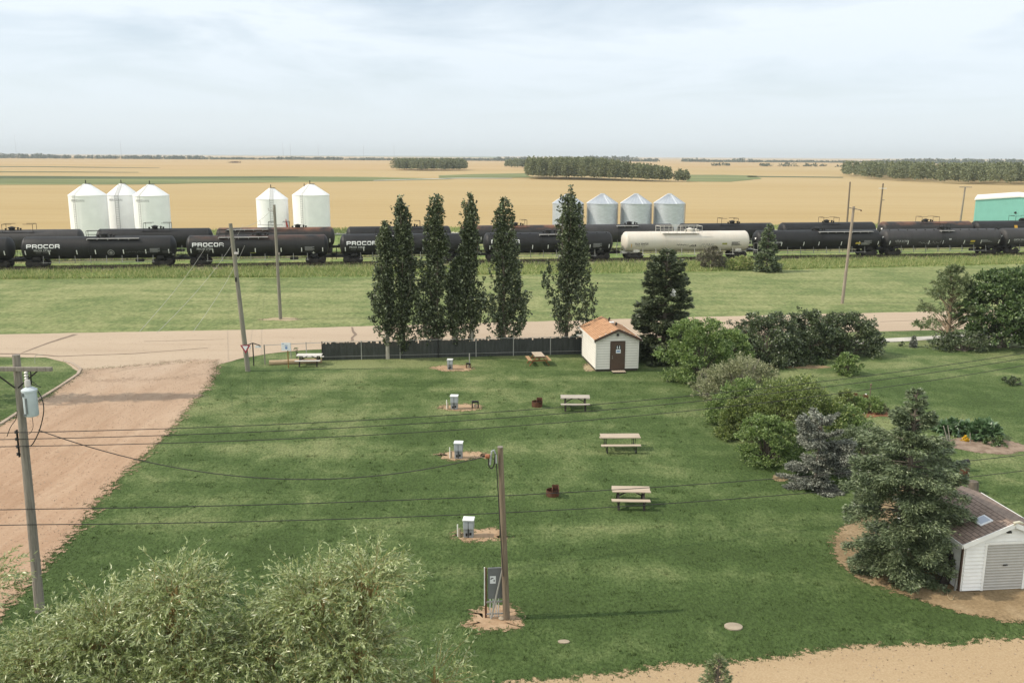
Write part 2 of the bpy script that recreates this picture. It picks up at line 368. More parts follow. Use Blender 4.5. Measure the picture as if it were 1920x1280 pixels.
M['black_tank'] = None
def tank_mat(name, base, dust, dustamt=0.5, rust=None, rough=0.55):
    m = bpy.data.materials.new(name); m.use_nodes = True; t = m.node_tree; b = t.nodes['Principled BSDF']
    b.inputs['Roughness'].default_value = rough; b.inputs['Specular IOR Level'].default_value = 0.35
    c = t.nodes.new('ShaderNodeTexCoord')
    oi = t.nodes.new('ShaderNodeObjectInfo')
    off = t.nodes.new('ShaderNodeVectorMath'); off.operation = 'SCALE'; off.inputs[0].default_value = (40, 13, 7); t.links.new(oi.outputs['Random'], off.inputs['Scale'])
    av = t.nodes.new('ShaderNodeVectorMath'); av.operation = 'ADD'; t.links.new(c.outputs['Object'], av.inputs[0]); t.links.new(off.outputs[0], av.inputs[1])
    def nz(scale, st):
        mp = t.nodes.new('ShaderNodeMapping'); mp.inputs['Scale'].default_value = st; t.links.new(av.outputs[0], mp.inputs[0])
        n = t.nodes.new('ShaderNodeTexNoise'); n.inputs['Scale'].default_value = scale; n.inputs['Detail'].default_value = 6; n.inputs['Roughness'].default_value = 0.65
        t.links.new(mp.outputs[0], n.inputs['Vector']); return n.outputs[0]
    def rp(f, a, b2, c1, c2):
        r = t.nodes.new('ShaderNodeValToRGB'); r.color_ramp.elements[0].position = a; r.color_ramp.elements[1].position = b2
        r.color_ramp.elements[0].color = (*c1, 1); r.color_ramp.elements[1].color = (*c2, 1); t.links.new(f, r.inputs[0]); return r.outputs[0]
    n1 = nz(0.7, (0.5, 1, 1)); col = rp(n1, 0.35, 0.75, base, tuple(x * (1 - dustamt) + y * dustamt for x, y in zip(base, dust)))
    n2 = nz(1.6, (2.2, 0.6, 0.25))                     # streaks running down the side
    mx = t.nodes.new('ShaderNodeMixRGB'); mx.inputs[0].default_value = 0.35
    t.links.new(col, mx.inputs[1]); t.links.new(rp(n2, 0.4, 0.7, tuple(x * 0.8 for x in base), tuple(x * (1 - dustamt * .7) + y * dustamt * .7 for x, y in zip(base, dust))), mx.inputs[2])
    col = mx.outputs[0]
    if rust:                                            # rust eats the upper side where water lies
        sx = t.nodes.new('ShaderNodeSeparateXYZ'); t.links.new(c.outputs['Object'], sx.inputs[0])
        mr = t.nodes.new('ShaderNodeMapRange'); mr.inputs['From Min'].default_value = 3.15; mr.inputs['From Max'].default_value = 3.75; t.links.new(sx.outputs[2], mr.inputs['Value'])
        n3 = nz(0.45, (0.7, 1, 1)); k = rp(n3, 0.42, 0.58, (0, 0, 0), (1, 1, 1))
        ml = t.nodes.new('ShaderNodeMath'); ml.operation = 'MULTIPLY'; t.links.new(mr.outputs[0], ml.inputs[0]); t.links.new(k, ml.inputs[1])
        m2 = t.nodes.new('ShaderNodeMixRGB'); t.links.new(ml.outputs[0], m2.inputs[0]); t.links.new(col, m2.inputs[1]); m2.inputs[2].default_value = (*rust, 1)
        col = m2.outputs[0]
    t.links.new(col, b.inputs['Base Color'])
    return m
M['black_tank'] = tank_mat('black_tank_paint', (0.009, 0.009, 0.0095), (0.05, 0.047, 0.044), 0.30)
M['stained_tank'] = tank_mat('stained_tank_paint', (0.010, 0.010, 0.010), (0.05, 0.045, 0.04), 0.35, rust=(0.065, 0.036, 0.025))
M['grey_tank'] = tank_mat('dusty_tank_paint', (0.030, 0.029, 0.030), (0.085, 0.077, 0.072), 0.55)
M['rusty_tank'] = tank_mat('rusty_tank_paint', (0.018, 0.017, 0.017), (0.06, 0.055, 0.05), 0.5, rust=(0.17, 0.075, 0.04))
M['white_tank'] = tank_mat('white_tank_paint', (0.66, 0.62, 0.55), (0.58, 0.49, 0.39), 0.7, rough=0.5)
M['black_iron'] = mat('black_iron', (0.018, 0.017, 0.016), 0.7, var=0.4, vscale=2)
M['dark_steel'] = mat('dark_running_gear', (0.030, 0.026, 0.023), 0.8, var=0.5, vscale=3)
M['grey_iron'] = mat('grey_grating', (0.42, 0.41, 0.39), 0.7, var=0.2, vscale=2)
M['white_iron'] = mat('white_iron', (0.62, 0.59, 0.53), 0.6, var=0.2, vscale=2)
M['decal_white'] = mat('white_decal', (0.80, 0.80, 0.78), 0.6)
M['decal_grey'] = mat('faded_decal', (0.26, 0.26, 0.26), 0.7)
M['decal_dim'] = mat('dim_decal', (0.10, 0.10, 0.10), 0.7)
M['decal_black'] = mat('black_decal', (0.04, 0.04, 0.045), 0.7)
M['decal_yellow'] = mat('yellow_decal', (0.50, 0.38, 0.05), 0.6)
M['decal_orange'] = mat('orange_placard', (0.58, 0.33, 0.04), 0.6)
M['decal_olive'] = mat('olive_decal', (0.28, 0.29, 0.06), 0.7)
M['rail'] = mat('rail_steel', (0.10, 0.07, 0.055), 0.6, metal=0.3, var=0.3)
M['sleeper'] = mat('sleeper_wood', (0.07, 0.055, 0.045), 0.9, var=0.3)

M['white_steel'] = mat('white_bin_paint', (0.86, 0.86, 0.85), 0.45, var=0.05, vscale=0.5)
M['white_roof'] = mat('white_bin_roof', (0.80, 0.80, 0.78), 0.45, var=0.04, vscale=0.5)
M['bin_grey'] = mat('bin_ladder_grey', (0.30, 0.30, 0.30), 0.6)
m = mat('galvanised_steel', (0.50, 0.53, 0.56), 0.36, metal=0.5, spec=0.5, var=0.12, vscale=1.2, stretch=(1, 1, 3)); M['galv'] = m
t = m.node_tree; c_ = t.nodes.new('ShaderNodeTexCoord'); w_ = t.nodes.new('ShaderNodeTexWave'); w_.wave_type = 'BANDS'; w_.bands_direction = 'Z'
w_.inputs['Scale'].default_value = 2.6; t.links.new(c_.outputs['Object'], w_.inputs['Vector'])
bp = t.nodes.new('ShaderNodeBump'); bp.inputs['Strength'].default_value = 0.35; bp.inputs['Distance'].default_value = 0.04
t.links.new(w_.outputs[0], bp.inputs['Height']); t.links.new(bp.outputs[0], t.nodes['Principled BSDF'].inputs['Normal'])
M['galv_roof'] = mat('galvanised_roof', (0.52, 0.55, 0.58), 0.45, metal=0.6, spec=0.5, var=0.1, vscale=1)

M['pole_wood'] = mat('weathered_pole', (0.30, 0.27, 0.23), 0.9, col2=(0.16, 0.14, 0.12), vscale=3, stretch=(4, 4, 0.35), bump=0.5, bscale=8)
M['pole_green'] = mat('grey_green_pole', (0.27, 0.255, 0.205), 0.9, col2=(0.16, 0.155, 0.125), vscale=3, stretch=(4, 4, 0.3), bump=0.4, bscale=8)
M['pole_brown'] = mat('treated_brown_pole', (0.25, 0.20, 0.145), 0.9, col2=(0.12, 0.092, 0.066), vscale=2.5, stretch=(4, 4, 0.3), bump=0.5, bscale=8)
M['pole_tan'] = mat('tan_pole', (0.35, 0.295, 0.235), 0.9, col2=(0.21, 0.175, 0.14), vscale=3, stretch=(4, 4, 0.3))
M['wire'] = mat('cable_rubber', (0.035, 0.032, 0.030), 0.6)
M['wire_pale'] = mat('pale_cable', (0.42, 0.41, 0.34), 0.6)
M['porcelain'] = mat('porcelain', (0.52, 0.50, 0.48), 0.35, spec=0.5)
M['transformer'] = mat('pale_blue_paint', (0.52, 0.58, 0.62), 0.4, var=0.06, vscale=4)
M['grey_paint'] = mat('grey_paint', (0.16, 0.17, 0.175), 0.5, var=0.12, vscale=3)
M['black_paint'] = mat('black_paint', (0.02, 0.02, 0.02), 0.5)
M['white_paint'] = mat('white_paint', (0.76, 0.75, 0.72), 0.55, var=0.04, vscale=2)
M['sign_white'] = mat('sign_white', (0.74, 0.76, 0.78), 0.5)
M['sign_red'] = mat('sign_red', (0.32, 0.035, 0.06), 0.5)
M['sign_blue'] = mat('sign_blue', (0.16, 0.26, 0.48), 0.5)
M['siding_gap'] = mat('siding_shadow_gap', (0.45, 0.43, 0.385), 0.8)  # wall colour darkened so the gaps between boards read as shade lines
M['siding'] = mat('cream_siding', (0.73, 0.705, 0.65), 0.6, var=0.05, vscale=1.5)
M['garage_siding'] = mat('white_siding', (0.80, 0.80, 0.79), 0.6, var=0.06, vscale=1.5, stretch=(1, 1, 3))
M['roller'] = mat('roller_door', (0.43, 0.42, 0.40), 0.5, var=0.06, vscale=2)
M['brown_trim'] = mat('brown_trim', (0.085, 0.055, 0.042), 0.6, var=0.1)
M['brown_door'] = mat('brown_door', (0.095, 0.062, 0.046), 0.5, var=0.08)
M['foundation'] = mat('dark_foundation', (0.06, 0.055, 0.045), 0.9)
M['glass_dark'] = mat('dark_glass', (0.05, 0.055, 0.06), 0.12, spec=0.6)
def shingle_mat(name, c1, c2, sc):
    m = bpy.data.materials.new(name); m.use_nodes = True; t = m.node_tree; b = t.nodes['Principled BSDF']; b.inputs['Roughness'].default_value = 0.95
    b.inputs['Specular IOR Level'].default_value = 0.1
    c = t.nodes.new('ShaderNodeTexCoord'); br = t.nodes.new('ShaderNodeTexBrick'); t.links.new(c.outputs['UV'], br.inputs['Vector'])
    br.inputs['Scale'].default_value = 1.0; br.inputs['Brick Width'].default_value = sc[0]; br.inputs['Row Height'].default_value = sc[1]
    br.inputs['Mortar Size'].default_value = 0.014; br.inputs['Color1'].default_value = (*c1, 1); br.inputs['Color2'].default_value = (*c2, 1)
    br.inputs['Mortar'].default_value = (*[x * 0.45 for x in c2], 1)
    n = t.nodes.new('ShaderNodeTexNoise'); n.inputs['Scale'].default_value = 1.6; n.inputs['Detail'].default_value = 6; t.links.new(c.outputs['UV'], n.inputs['Vector'])
    mx = t.nodes.new('ShaderNodeMixRGB'); mx.blend_type = 'OVERLAY'; mx.inputs[0].default_value = 0.45
    t.links.new(br.outputs[0], mx.inputs[1]); t.links.new(n.outputs[0], mx.inputs[2]); t.links.new(mx.outputs[0], b.inputs['Base Color'])
    return m
M['shed_shingle'] = shingle_mat('orange_shingles', (0.50, 0.295, 0.175), (0.43, 0.245, 0.14), (0.33, 0.14))
M['garage_shingle'] = shingle_mat('brown_shingles', (0.31, 0.235, 0.195), (0.26, 0.20, 0.165), (0.33, 0.15))
M['teal'] = mat('teal_metal', (0.24, 0.52, 0.455), 0.45, var=0.05, vscale=0.7)
M['pale_wood'] = mat('weathered_table_wood', (0.53, 0.44, 0.34), 0.85, col2=(0.37, 0.30, 0.23), vscale=3, stretch=(0.5, 6, 6))
M['grey_wood'] = mat('grey_table_wood', (0.50, 0.45, 0.385), 0.85, col2=(0.33, 0.29, 0.245), vscale=3, stretch=(0.5, 6, 6))
M['white_wood'] = mat('whitened_table_wood', (0.68, 0.65, 0.60), 0.8, col2=(0.52, 0.49, 0.45), vscale=3, stretch=(0.5, 6, 6))
M['tan_wood'] = mat('tan_bench_wood', (0.48, 0.30, 0.165), 0.85, col2=(0.34, 0.21, 0.115), vscale=3, stretch=(0.5, 6, 6))
M['red_wood'] = mat('redwood_stain', (0.22, 0.085, 0.038), 0.85, var=0.25, vscale=4)
M['dark_wood'] = mat('dark_table_legs', (0.035, 0.030, 0.026), 0.85, var=0.3)
M['rust'] = mat('rusted_steel', (0.135, 0.058, 0.032), 0.85, col2=(0.060, 0.028, 0.018), vscale=5)
M['pedestal'] = mat('pedestal_grey', (0.36, 0.38, 0.40), 0.5, var=0.06)
M['pedestal_dark'] = mat('pedestal_base_grey', (0.27, 0.28, 0.29), 0.55, var=0.1)
M['pedestal_lid'] = mat('pedestal_lid', (0.72, 0.73, 0.73), 0.5)
M['fence_slat'] = mat('dark_fence_slats', (0.040, 0.044, 0.041), 0.7, var=0.35, vscale=2, stretch=(3, 1, 0.4))
M['galv_post'] = mat('galvanised_post', (0.36, 0.36, 0.34), 0.5, metal=0.4, var=0.1)
M['log'] = mat('peeled_log', (0.50, 0.38, 0.25), 0.9, col2=(0.36, 0.26, 0.165), vscale=2, stretch=(0.5, 5, 5))
M['bark'] = mat('grey_bark', (0.17, 0.145, 0.115), 0.95, col2=(0.085, 0.07, 0.055), vscale=4, stretch=(3, 3, 0.6))
M['pale_bark'] = mat('pale_poplar_bark', (0.42, 0.40, 0.34), 0.95, col2=(0.22, 0.205, 0.17), vscale=3, stretch=(3, 3, 0.8))
M['willow_bark'] = mat('yellow_willow_twigs', (0.40, 0.29, 0.12), 0.8, col2=(0.26, 0.19, 0.085), vscale=4)
M['dead_twig'] = mat('grey_twigs', (0.34, 0.305, 0.26), 0.9, var=0.25)
M['tan_bark'] = mat('tan_bark', (0.30, 0.225, 0.15), 0.95, col2=(0.17, 0.125, 0.085), vscale=4, stretch=(3, 3, 0.6))
M['stone'] = mat('pale_stone', (0.33, 0.275, 0.205), 0.9, var=0.15, vscale=2)
M['straw'] = mat('dry_hay', (0.36, 0.29, 0.18), 0.95, var=0.3)
M['auger_red'] = mat('red_machine_paint', (0.42, 0.055, 0.04), 0.5)

M['leaf_poplar'] = leaf_mat('poplar_leaves', [(0.0183, 0.0276, 0.0118), (0.0398, 0.0569, 0.022), (0.0673, 0.091, 0.0352), (0.1039, 0.1349, 0.0557), (0.3822, 0.4387, 0.264)], 0.25, 0.5, 0.05)
M['leaf_spruce'] = leaf_mat('dark_spruce_needles', [(0.0215, 0.0325, 0.0146), (0.049, 0.0683, 0.0293), (0.0841, 0.1072, 0.0499), (0.1835, 0.2194, 0.1173)], 0.10, 0.5, 0.05)
M['leaf_green_spruce'] = leaf_mat('green_spruce_needles', [(0.0391, 0.056, 0.0253), (0.0978, 0.1329, 0.0632), (0.1695, 0.2171, 0.1074), (0.2868, 0.3431, 0.1895)], 0.15, 0.5, 0.05)
M['leaf_blue_spruce'] = leaf_mat('blue_spruce_needles', [(0.048, 0.0525, 0.0418), (0.152, 0.164, 0.133), (0.272, 0.287, 0.2394), (0.384, 0.4018, 0.342)], 0.10, 0.6, 0.0)
M['leaf_bright'] = leaf_mat('light_green_leaves', [(0.0583, 0.1006, 0.0242), (0.1297, 0.2084, 0.0528), (0.2335, 0.3306, 0.0935), (0.3763, 0.4744, 0.165)], 0.35, 0.5, 0.05)
M['leaf_dark'] = leaf_mat('dark_shrub_leaves', [(0.0223, 0.0366, 0.0134), (0.0556, 0.0824, 0.0293), (0.0974, 0.1342, 0.0506), (0.2225, 0.2745, 0.1332)], 0.2, 0.45, 0.07)
M['leaf_grey'] = leaf_mat('grey_green_leaves', [(0.1012, 0.12, 0.051), (0.2024, 0.225, 0.1062), (0.3128, 0.325, 0.17), (0.4416, 0.44, 0.272)], 0.2, 0.6, 0.04)
M['leaf_yellow'] = leaf_mat('yellow_green_leaves', [(0.0549, 0.0896, 0.0213), (0.1262, 0.1792, 0.0447), (0.2195, 0.28, 0.0692), (0.3512, 0.4032, 0.1277)], 0.35, 0.5, 0.05)
M['leaf_tree'] = leaf_mat('green_tree_leaves', [(0.0265, 0.0529, 0.014), (0.0664, 0.119, 0.0327), (0.1206, 0.1917, 0.056), (0.2412, 0.3306, 0.1286)], 0.3, 0.45, 0.07)
M['leaf_deep'] = leaf_mat('deep_green_leaves', [(0.0223, 0.045, 0.012), (0.0559, 0.102, 0.0278), (0.1048, 0.168, 0.0477), (0.2375, 0.315, 0.1193)], 0.25, 0.5, 0.05)
M['leaf_pine'] = leaf_mat('young_pine_needles', [(0.099, 0.1403, 0.0561), (0.1568, 0.2013, 0.0858), (0.2558, 0.2805, 0.132)], 0.25, 0.5, 0.04)
M['leaf_willow'] = leaf_mat('silver_willow_leaves', [(0.12, 0.165, 0.048), (0.23, 0.285, 0.095), (0.38, 0.43, 0.175), (0.52, 0.57, 0.3)], 0.30, 0.45, 0.08)
M['leaf_brown'] = leaf_mat('brown_shrub_leaves', [(0.0825, 0.0825, 0.048), (0.1425, 0.135, 0.09), (0.24, 0.2175, 0.15)], 0.2, 0.6, 0.04)
M['leaf_rhubarb'] = leaf_mat('broad_garden_leaves', [(0.0525, 0.1125, 0.0375), (0.09, 0.1725, 0.063), (0.195, 0.285, 0.15)], 0.25, 0.4, 0.10)
M['leaf_grove'] = leaf_mat('aspen_grove_leaves', [(0.1054, 0.1269, 0.0562), (0.1616, 0.1849, 0.0853), (0.237, 0.2501, 0.1278)], 0.2, 0.6, 0.03)
M['leaf_far'] = leaf_mat('far_tree_leaves', [(0.0747, 0.0897, 0.0559), (0.1121, 0.1316, 0.0822)], 0.15, 0.6, 0.02)
M['leaf_weed'] = leaf_mat('weedy_grass', [(0.1317, 0.2057, 0.0513), (0.2014, 0.2848, 0.0783), (0.3409, 0.3719, 0.1353), (0.5578, 0.5222, 0.2421)], 0.3, 0.6, 0.03)
n = NT('grass_blades'); base, f = lawn_color(n, *LAWN, worn=(30, 64))
rb = n.ramp(n.g.outputs['Random Per Island'], [(0.0, 0.62), (0.5, 1.0), (1.0, 1.45)])
M['leaf_grass'] = n.done(n.mix(1.0, base, rb, 'MULTIPLY'))
M['leaf_flower'] = leaf_mat('yellow_petals', [(0.62, 0.40, 0.02), (0.70, 0.46, 0.03)], 0.2, 0.6, 0.03)
M['leaf_redtwig'] = leaf_mat('rusty_foliage', [(0.16, 0.085, 0.04), (0.25, 0.14, 0.07), (0.20, 0.16, 0.06)], 0.2, 0.6, 0.03)
M['leaf_maroon'] = leaf_mat('maroon_foliage', [(0.06, 0.022, 0.018), (0.10, 0.035, 0.028)], 0.1, 0.6, 0.03)

# ------------------------------------------------------------------ ground sheets
def jag_poly(pts, step, amp, seed, closed=True):
    out = []; n = len(pts)
    for i in range(n if closed else n - 1):
        a, b = Vector(pts[i]), Vector(pts[(i + 1) % n]); L = (b - a).length; k = max(1, int(L / step)); nn = Vector((-(b - a).y, (b - a).x, 0))
        if L > 0: nn.normalize()
        for j in range(k):
            p = a.lerp(b, j / k)
            s = noise.noise(Vector((p.x * 0.7 / max(step * 3, .01), p.y * 0.7 / max(step * 3, .01), seed))) * amp * 1.6 + noise.noise(Vector((p.x * 2.1 / step, p.y * 2.1 / step, seed + 7))) * amp * 0.7
            out.append(p + nn * s if amp else p)
    return out
POLYS = {}
_soft = {}
def soften(m):
    """soil and gravel thin out raggedly where they meet the grass: holes let the ground below show"""
    if m.name in _soft: return _soft[m.name]
    m2 = m.copy(); m2.name = m.name + '_thinning'; t = m2.node_tree; b = t.nodes['Principled BSDF']
    at = t.nodes.new('ShaderNodeAttribute'); at.attribute_name = 'edge'; g = t.nodes.new('ShaderNodeNewGeometry'); tot = at.outputs['Fac']
    for sc_, k in ((0.9, 0.9), (5.0, 1.3), (22.0, 0.8)):
        nz_ = t.nodes.new('ShaderNodeTexNoise'); nz_.inputs['Scale'].default_value = sc_; nz_.inputs['Detail'].default_value = 3; t.links.new(g.outputs['Position'], nz_.inputs['Vector'])
        q = t.nodes.new('ShaderNodeMath'); q.operation = 'MULTIPLY_ADD'; t.links.new(nz_.outputs[0], q.inputs[0]); q.inputs[1].default_value = k; t.links.new(tot, q.inputs[2]); tot = q.outputs[0]
    q = t.nodes.new('ShaderNodeMapRange'); q.inputs['From Min'].default_value = 1.93; q.inputs['From Max'].default_value = 2.12; t.links.new(tot, q.inputs['Value'])
    t.links.new(q.outputs[0], b.inputs['Alpha']); _soft[m.name] = m2; return m2
def offset_poly(poly, d):
    n_ = len(poly); ar = sum(poly[i].x * poly[(i + 1) % n_].y - poly[(i + 1) % n_].x * poly[i].y for i in range(n_)); sg = 1 if ar > 0 else -1; out = []
    for i in range(n_):
        e1 = (poly[i] - poly[i - 1]); e2 = (poly[(i + 1) % n_] - poly[i]); n1 = Vector((e1.y, -e1.x, 0)); n2 = Vector((e2.y, -e2.x, 0))
        if n1.length: n1.normalize()
        if n2.length: n2.normalize()
        nn = n1 + n2
        if nn.length > 1e-6: nn.normalize()
        out.append(poly[i] + nn * d * sg)
    return out
def sheet(name, pts, z, m, label, cat='ground', step=0.5, amp=0.0, seed=0.0, kind='structure', soft=0.0):
    pts = [Vector((p[0], p[1], 0)) for p in pts]
    poly = jag_poly(pts, step, amp, seed) if amp else pts
    if soft:
        base_ = jag_poly(pts, max(step, soft * .8), amp, seed) if amp or True else poly
        outer, inner = offset_poly(base_, soft * .5), offset_poly(base_, -soft * .5); n_ = len(base_)
        vs = [(p.x, p.y, z) for p in outer] + [(p.x, p.y, z) for p in inner]
        fs = [(i, (i + 1) % n_, n_ + (i + 1) % n_, n_ + i) for i in range(n_)] + [tuple(n_ + k for k in t_) for t_ in tessellate_polygon([inner])]
        me = bpy.data.meshes.new(name); me.from_pydata(vs, [], fs); bm = bmesh.new(); bm.from_mesh(me)
        bm.normal_update()
        for f_ in bm.faces:
            if f_.normal.z < 0: f_.normal_flip()
        bm.to_mesh(me); bm.free()
        at = me.attributes.new('edge', 'FLOAT', 'POINT'); at.data.foreach_set('value', [0.0] * n_ + [1.0] * n_)
        me.materials.append(soften(m)); o = link_mesh(name, me); tag(o, label, cat, None, kind)
        POLYS.setdefault(name, []).append(np.array([(p.x, p.y) for p in base_])); return o
    tri = tessellate_polygon([poly])
    me = bpy.data.meshes.new(name); me.from_pydata([(p.x, p.y, z) for p in poly], [], [tuple(t) for t in tri])
    bm = bmesh.new(); bm.from_mesh(me); bmesh.ops.recalc_face_normals(bm, faces=bm.faces)
    for f in bm.faces:
        if f.normal.z < 0: f.normal_flip()
    bm.to_mesh(me); bm.free(); me.materials.append(m)
    o = link_mesh(name, me); tag(o, label, cat, None, kind)
    POLYS.setdefault(name, []).append(np.array([(p.x, p.y) for p in poly]))
    return o
def P(*l): return [gp(*q) for q in l]
def blob(cx, cy, rx, ry, seed, n=40, rot=0.0, irr=0.25):
    out = []
    for k in range(n):
        a = 2 * math.pi * k / n
        r = 1 + irr * noise.noise(Vector((math.cos(a) * 1.3, math.sin(a) * 1.3, seed))) * 1.6 + 0.08 * noise.noise(Vector((math.cos(a) * 6, math.sin(a) * 6, seed)))
        x, y = rx * r * math.cos(a), ry * r * math.sin(a)
        out.append((cx + x * math.cos(rot) - y * math.sin(rot), cy + x * math.sin(rot) + y * math.cos(rot)))
    return out

sheet('ground', [(-26000, -200), (26000, -200), (26000, 30000), (-26000, 30000)], -0.05, M['crop'], 'golden ripe crop field running to the horizon', 'field')
# nearer land: verge, lawns
sheet('verge', [(-400, -60), (400, -60), (400, 280), (-400, 20)], -0.02, M['verge'], 'rough green verge along the railway behind the tank cars', 'grass') if False else None
rl = [gp(-300, 447), gp(640, 430), gp(1400, 424), gp(2300, 414)]
sheet('verge', [(-400, -60), (400, -60), (rl[3].x, rl[3].y), (rl[2].x, rl[2].y), (rl[1].x, rl[1].y), (rl[0].x - 60, rl[0].y)], -0.02, M['verge'],
      'rough green verge along the railway behind the tank cars', 'grass', 3.0, 0.9, 2.0)
lm = [gp(-400, 528), gp(0, 525), gp(700, 520), gp(1300, 511), gp(1920, 496), gp(2500, 486)]
sheet('far_lawn', [(-130, 60), (130, 60)] + [(p.x, p.y) for p in lm[::-1]], 0.0, M['far_lawn'], 'pale mown lawn between the pale road and the railway', 'lawn', 2.0, 0.35, 5.0, soft=1.6)
lawn_top = [gp(-300, 655), gp(2400, 600)]
sheet('lawn', [(-60, 10), (60, 10), (lawn_top[1].x, lawn_top[1].y), (lawn_top[0].x, lawn_top[0].y)], 0.02, M['lawn'], 'green campground lawn with worn and yellowed patches', 'lawn')
# roads
rf = [gp(-300, 635), gp(0, 627.5), gp(480, 618.5), gp(690, 612), gp(980, 604), gp(1300, 595), gp(1730, 585), gp(2400, 568)]
rn = [gp(2400, 604), gp(1645, 622), gp(1300, 632), gp(980, 641), gp(690, 652), gp(610, 655), gp(560, 658), gp(500, 664), gp(455, 672),
      gp(410, 684), gp(385, 700), gp(150, 700), gp(120, 680), gp(85, 671), gp(0, 670), gp(-300, 678)]
sheet('road', [(p.x, p.y) for p in rf + rn], 0.04, M['road'], 'pale beige road crossing behind the campground', 'road', 0.6, 0.10, 3.0)
dr = [gp(410, 682), gp(395, 715), gp(385, 735), gp(362, 760), gp(340, 785), gp(300, 830), gp(262, 868), gp(190, 940), gp(110, 1030), gp(40, 1105), gp(-90, 1230), gp(-330, 1230),
      gp(-330, 1000), gp(-200, 900), gp(0, 800), gp(60, 762), gp(110, 730), gp(150, 703), gp(165, 692), gp(250, 686), gp(330, 680)]
sheet('dirt_road', [(p.x, p.y) for p in dr], 0.055, M['dirt_road'], 'pinkish dirt side road rutted by tyre tracks', 'road', 1.2, 0.15, 8.0, soft=1.5)
sp_l = [gp(158, 694), gp(230, 689), gp(300, 683), (gp(350, 676)), gp(405, 676), gp(402, 700), gp(340, 712), gp(230, 716), gp(160, 716)]
sheet('dirt_spill', [(p.x, p.y) for p in sp_l], 0.064, M['dirt_road'], 'brown dirt spilling from the side road on to the pale road', 'road', 1.2, 0.3, 5.0, soft=2.6)
ln = [gp(880, 1300), gp(940, 1284), gp(1080, 1270), gp(1290, 1248), gp(1430, 1240), gp(1520, 1225), gp(1600, 1214), gp(1700, 1210), gp(1800, 1204), gp(1960, 1190), gp(2200, 1175), gp(2200, 1500), gp(700, 1500)]
sheet('lane', [(p.x, p.y) for p in ln], 0.05, M['lane'], 'sandy gravel lane along the near edge of the lawn', 'road', 1.0, 0.10, 1.0, soft=.8)
pt = [gp(1560, 642), gp(1650, 636), gp(1760, 630), gp(1960, 622), gp(1960, 628), gp(1760, 637), gp(1650, 643), gp(1560, 649)]
sheet('path', [(p.x, p.y) for p in pt], 0.045, M['path'], 'narrow pale footpath beyond the garden lawn', 'path', 0.6, 0.06, 3.0)
gr = [gp(-200, 448), gp(640, 439.5), gp(1400, 433.5), gp(2200, 426), gp(2200, 423), gp(1400, 430.2), gp(640, 435.8), gp(-200, 444)]
sheet('gravel_track', [(p.x, p.y) for p in gr], 0.02, M['path'], 'pale gravel track running behind the parked tank cars', 'road', 2.0, 0.2, 3.0)
# kerb on the near side road corner, tar strip and cracks in the road
kb = [gp(0, 797), gp(60, 758), gp(110, 727), gp(146, 703), gp(151, 693), gp(136, 683), gp(120, 678)]
mb = MB()
kz = [Vector((p.x, p.y, 0)) for p in kb]
for i in range(len(kz) - 1): mb.bar(kz[i] + Vector((0, 0, .06)), kz[i + 1] + Vector((0, 0, .06)), 0.20, 0.10)
mb.build('kerb', M['kerb'], None, bevel=0.0); tag(bpy.context.scene.objects['kerb'], 'pale concrete kerb round the lawn corner at the dirt road', 'kerb', None, 'structure')
def strip(pts, w0, w1, z, m, name, label, cat):
    L = []; R_ = []
    pts = [Vector((p.x, p.y, 0)) for p in pts]
    for i, p in enumerate(pts):
        d = (pts[min(i + 1, len(pts) - 1)] - pts[max(i - 1, 0)]).normalized(); nn = Vector((-d.y, d.x, 0)); w = w0 + (w1 - w0) * i / max(1, len(pts) - 1)
        L.append(p + nn * w / 2); R_.append(p - nn * w / 2)
    return sheet(name, [(p.x, p.y) for p in L + R_[::-1]], z, m, label, cat, 0.5, min(w0, w1) * 0.18, 6.0)
strip([gp(40, 663), gp(90, 644), gp(142, 627.6)], 0.10, 0.45, 0.052, M['tar'], 'road_seam', 'dark tarred seam slanting across the pale road', 'seam')
strip([gp(-20, 664), gp(60, 664.5), gp(110, 669), gp(160, 667), gp(250, 664), gp(390, 653)], 0.32, 0.10, 0.052, M['tar'], 'road_crack', 'long dark crack along the pale road by the lawn corner', 'crack')
strip([gp(660, 614), gp(662, 622), gp(667, 628), gp(660, 634), gp(661, 640)], 0.22, 0.22, 0.052, M['tar'], 'road_crack', 'short crooked crack across the road beside the first poplar', 'crack')
strip([gp(270, 641), gp(420, 637)], 0.08, 0.05, 0.052, M['tar'], 'road_crack', 'thin straight crack in the middle of the pale road', 'crack')
strip([gp(1650, 604), gp(1800, 598), gp(1990, 592)], 0.10, 0.10, 0.052, M['tar'], 'road_crack', 'thin dark line along the road right of the dark shrubs', 'crack')
strip([gp(205, 700), gp(250, 692), gp(290, 687), gp(330, 683)], 0.08, 0.05, 0.066, M['tar'], 'road_edge', 'broken asphalt edge where the dirt road meets the pale road', 'road edge')

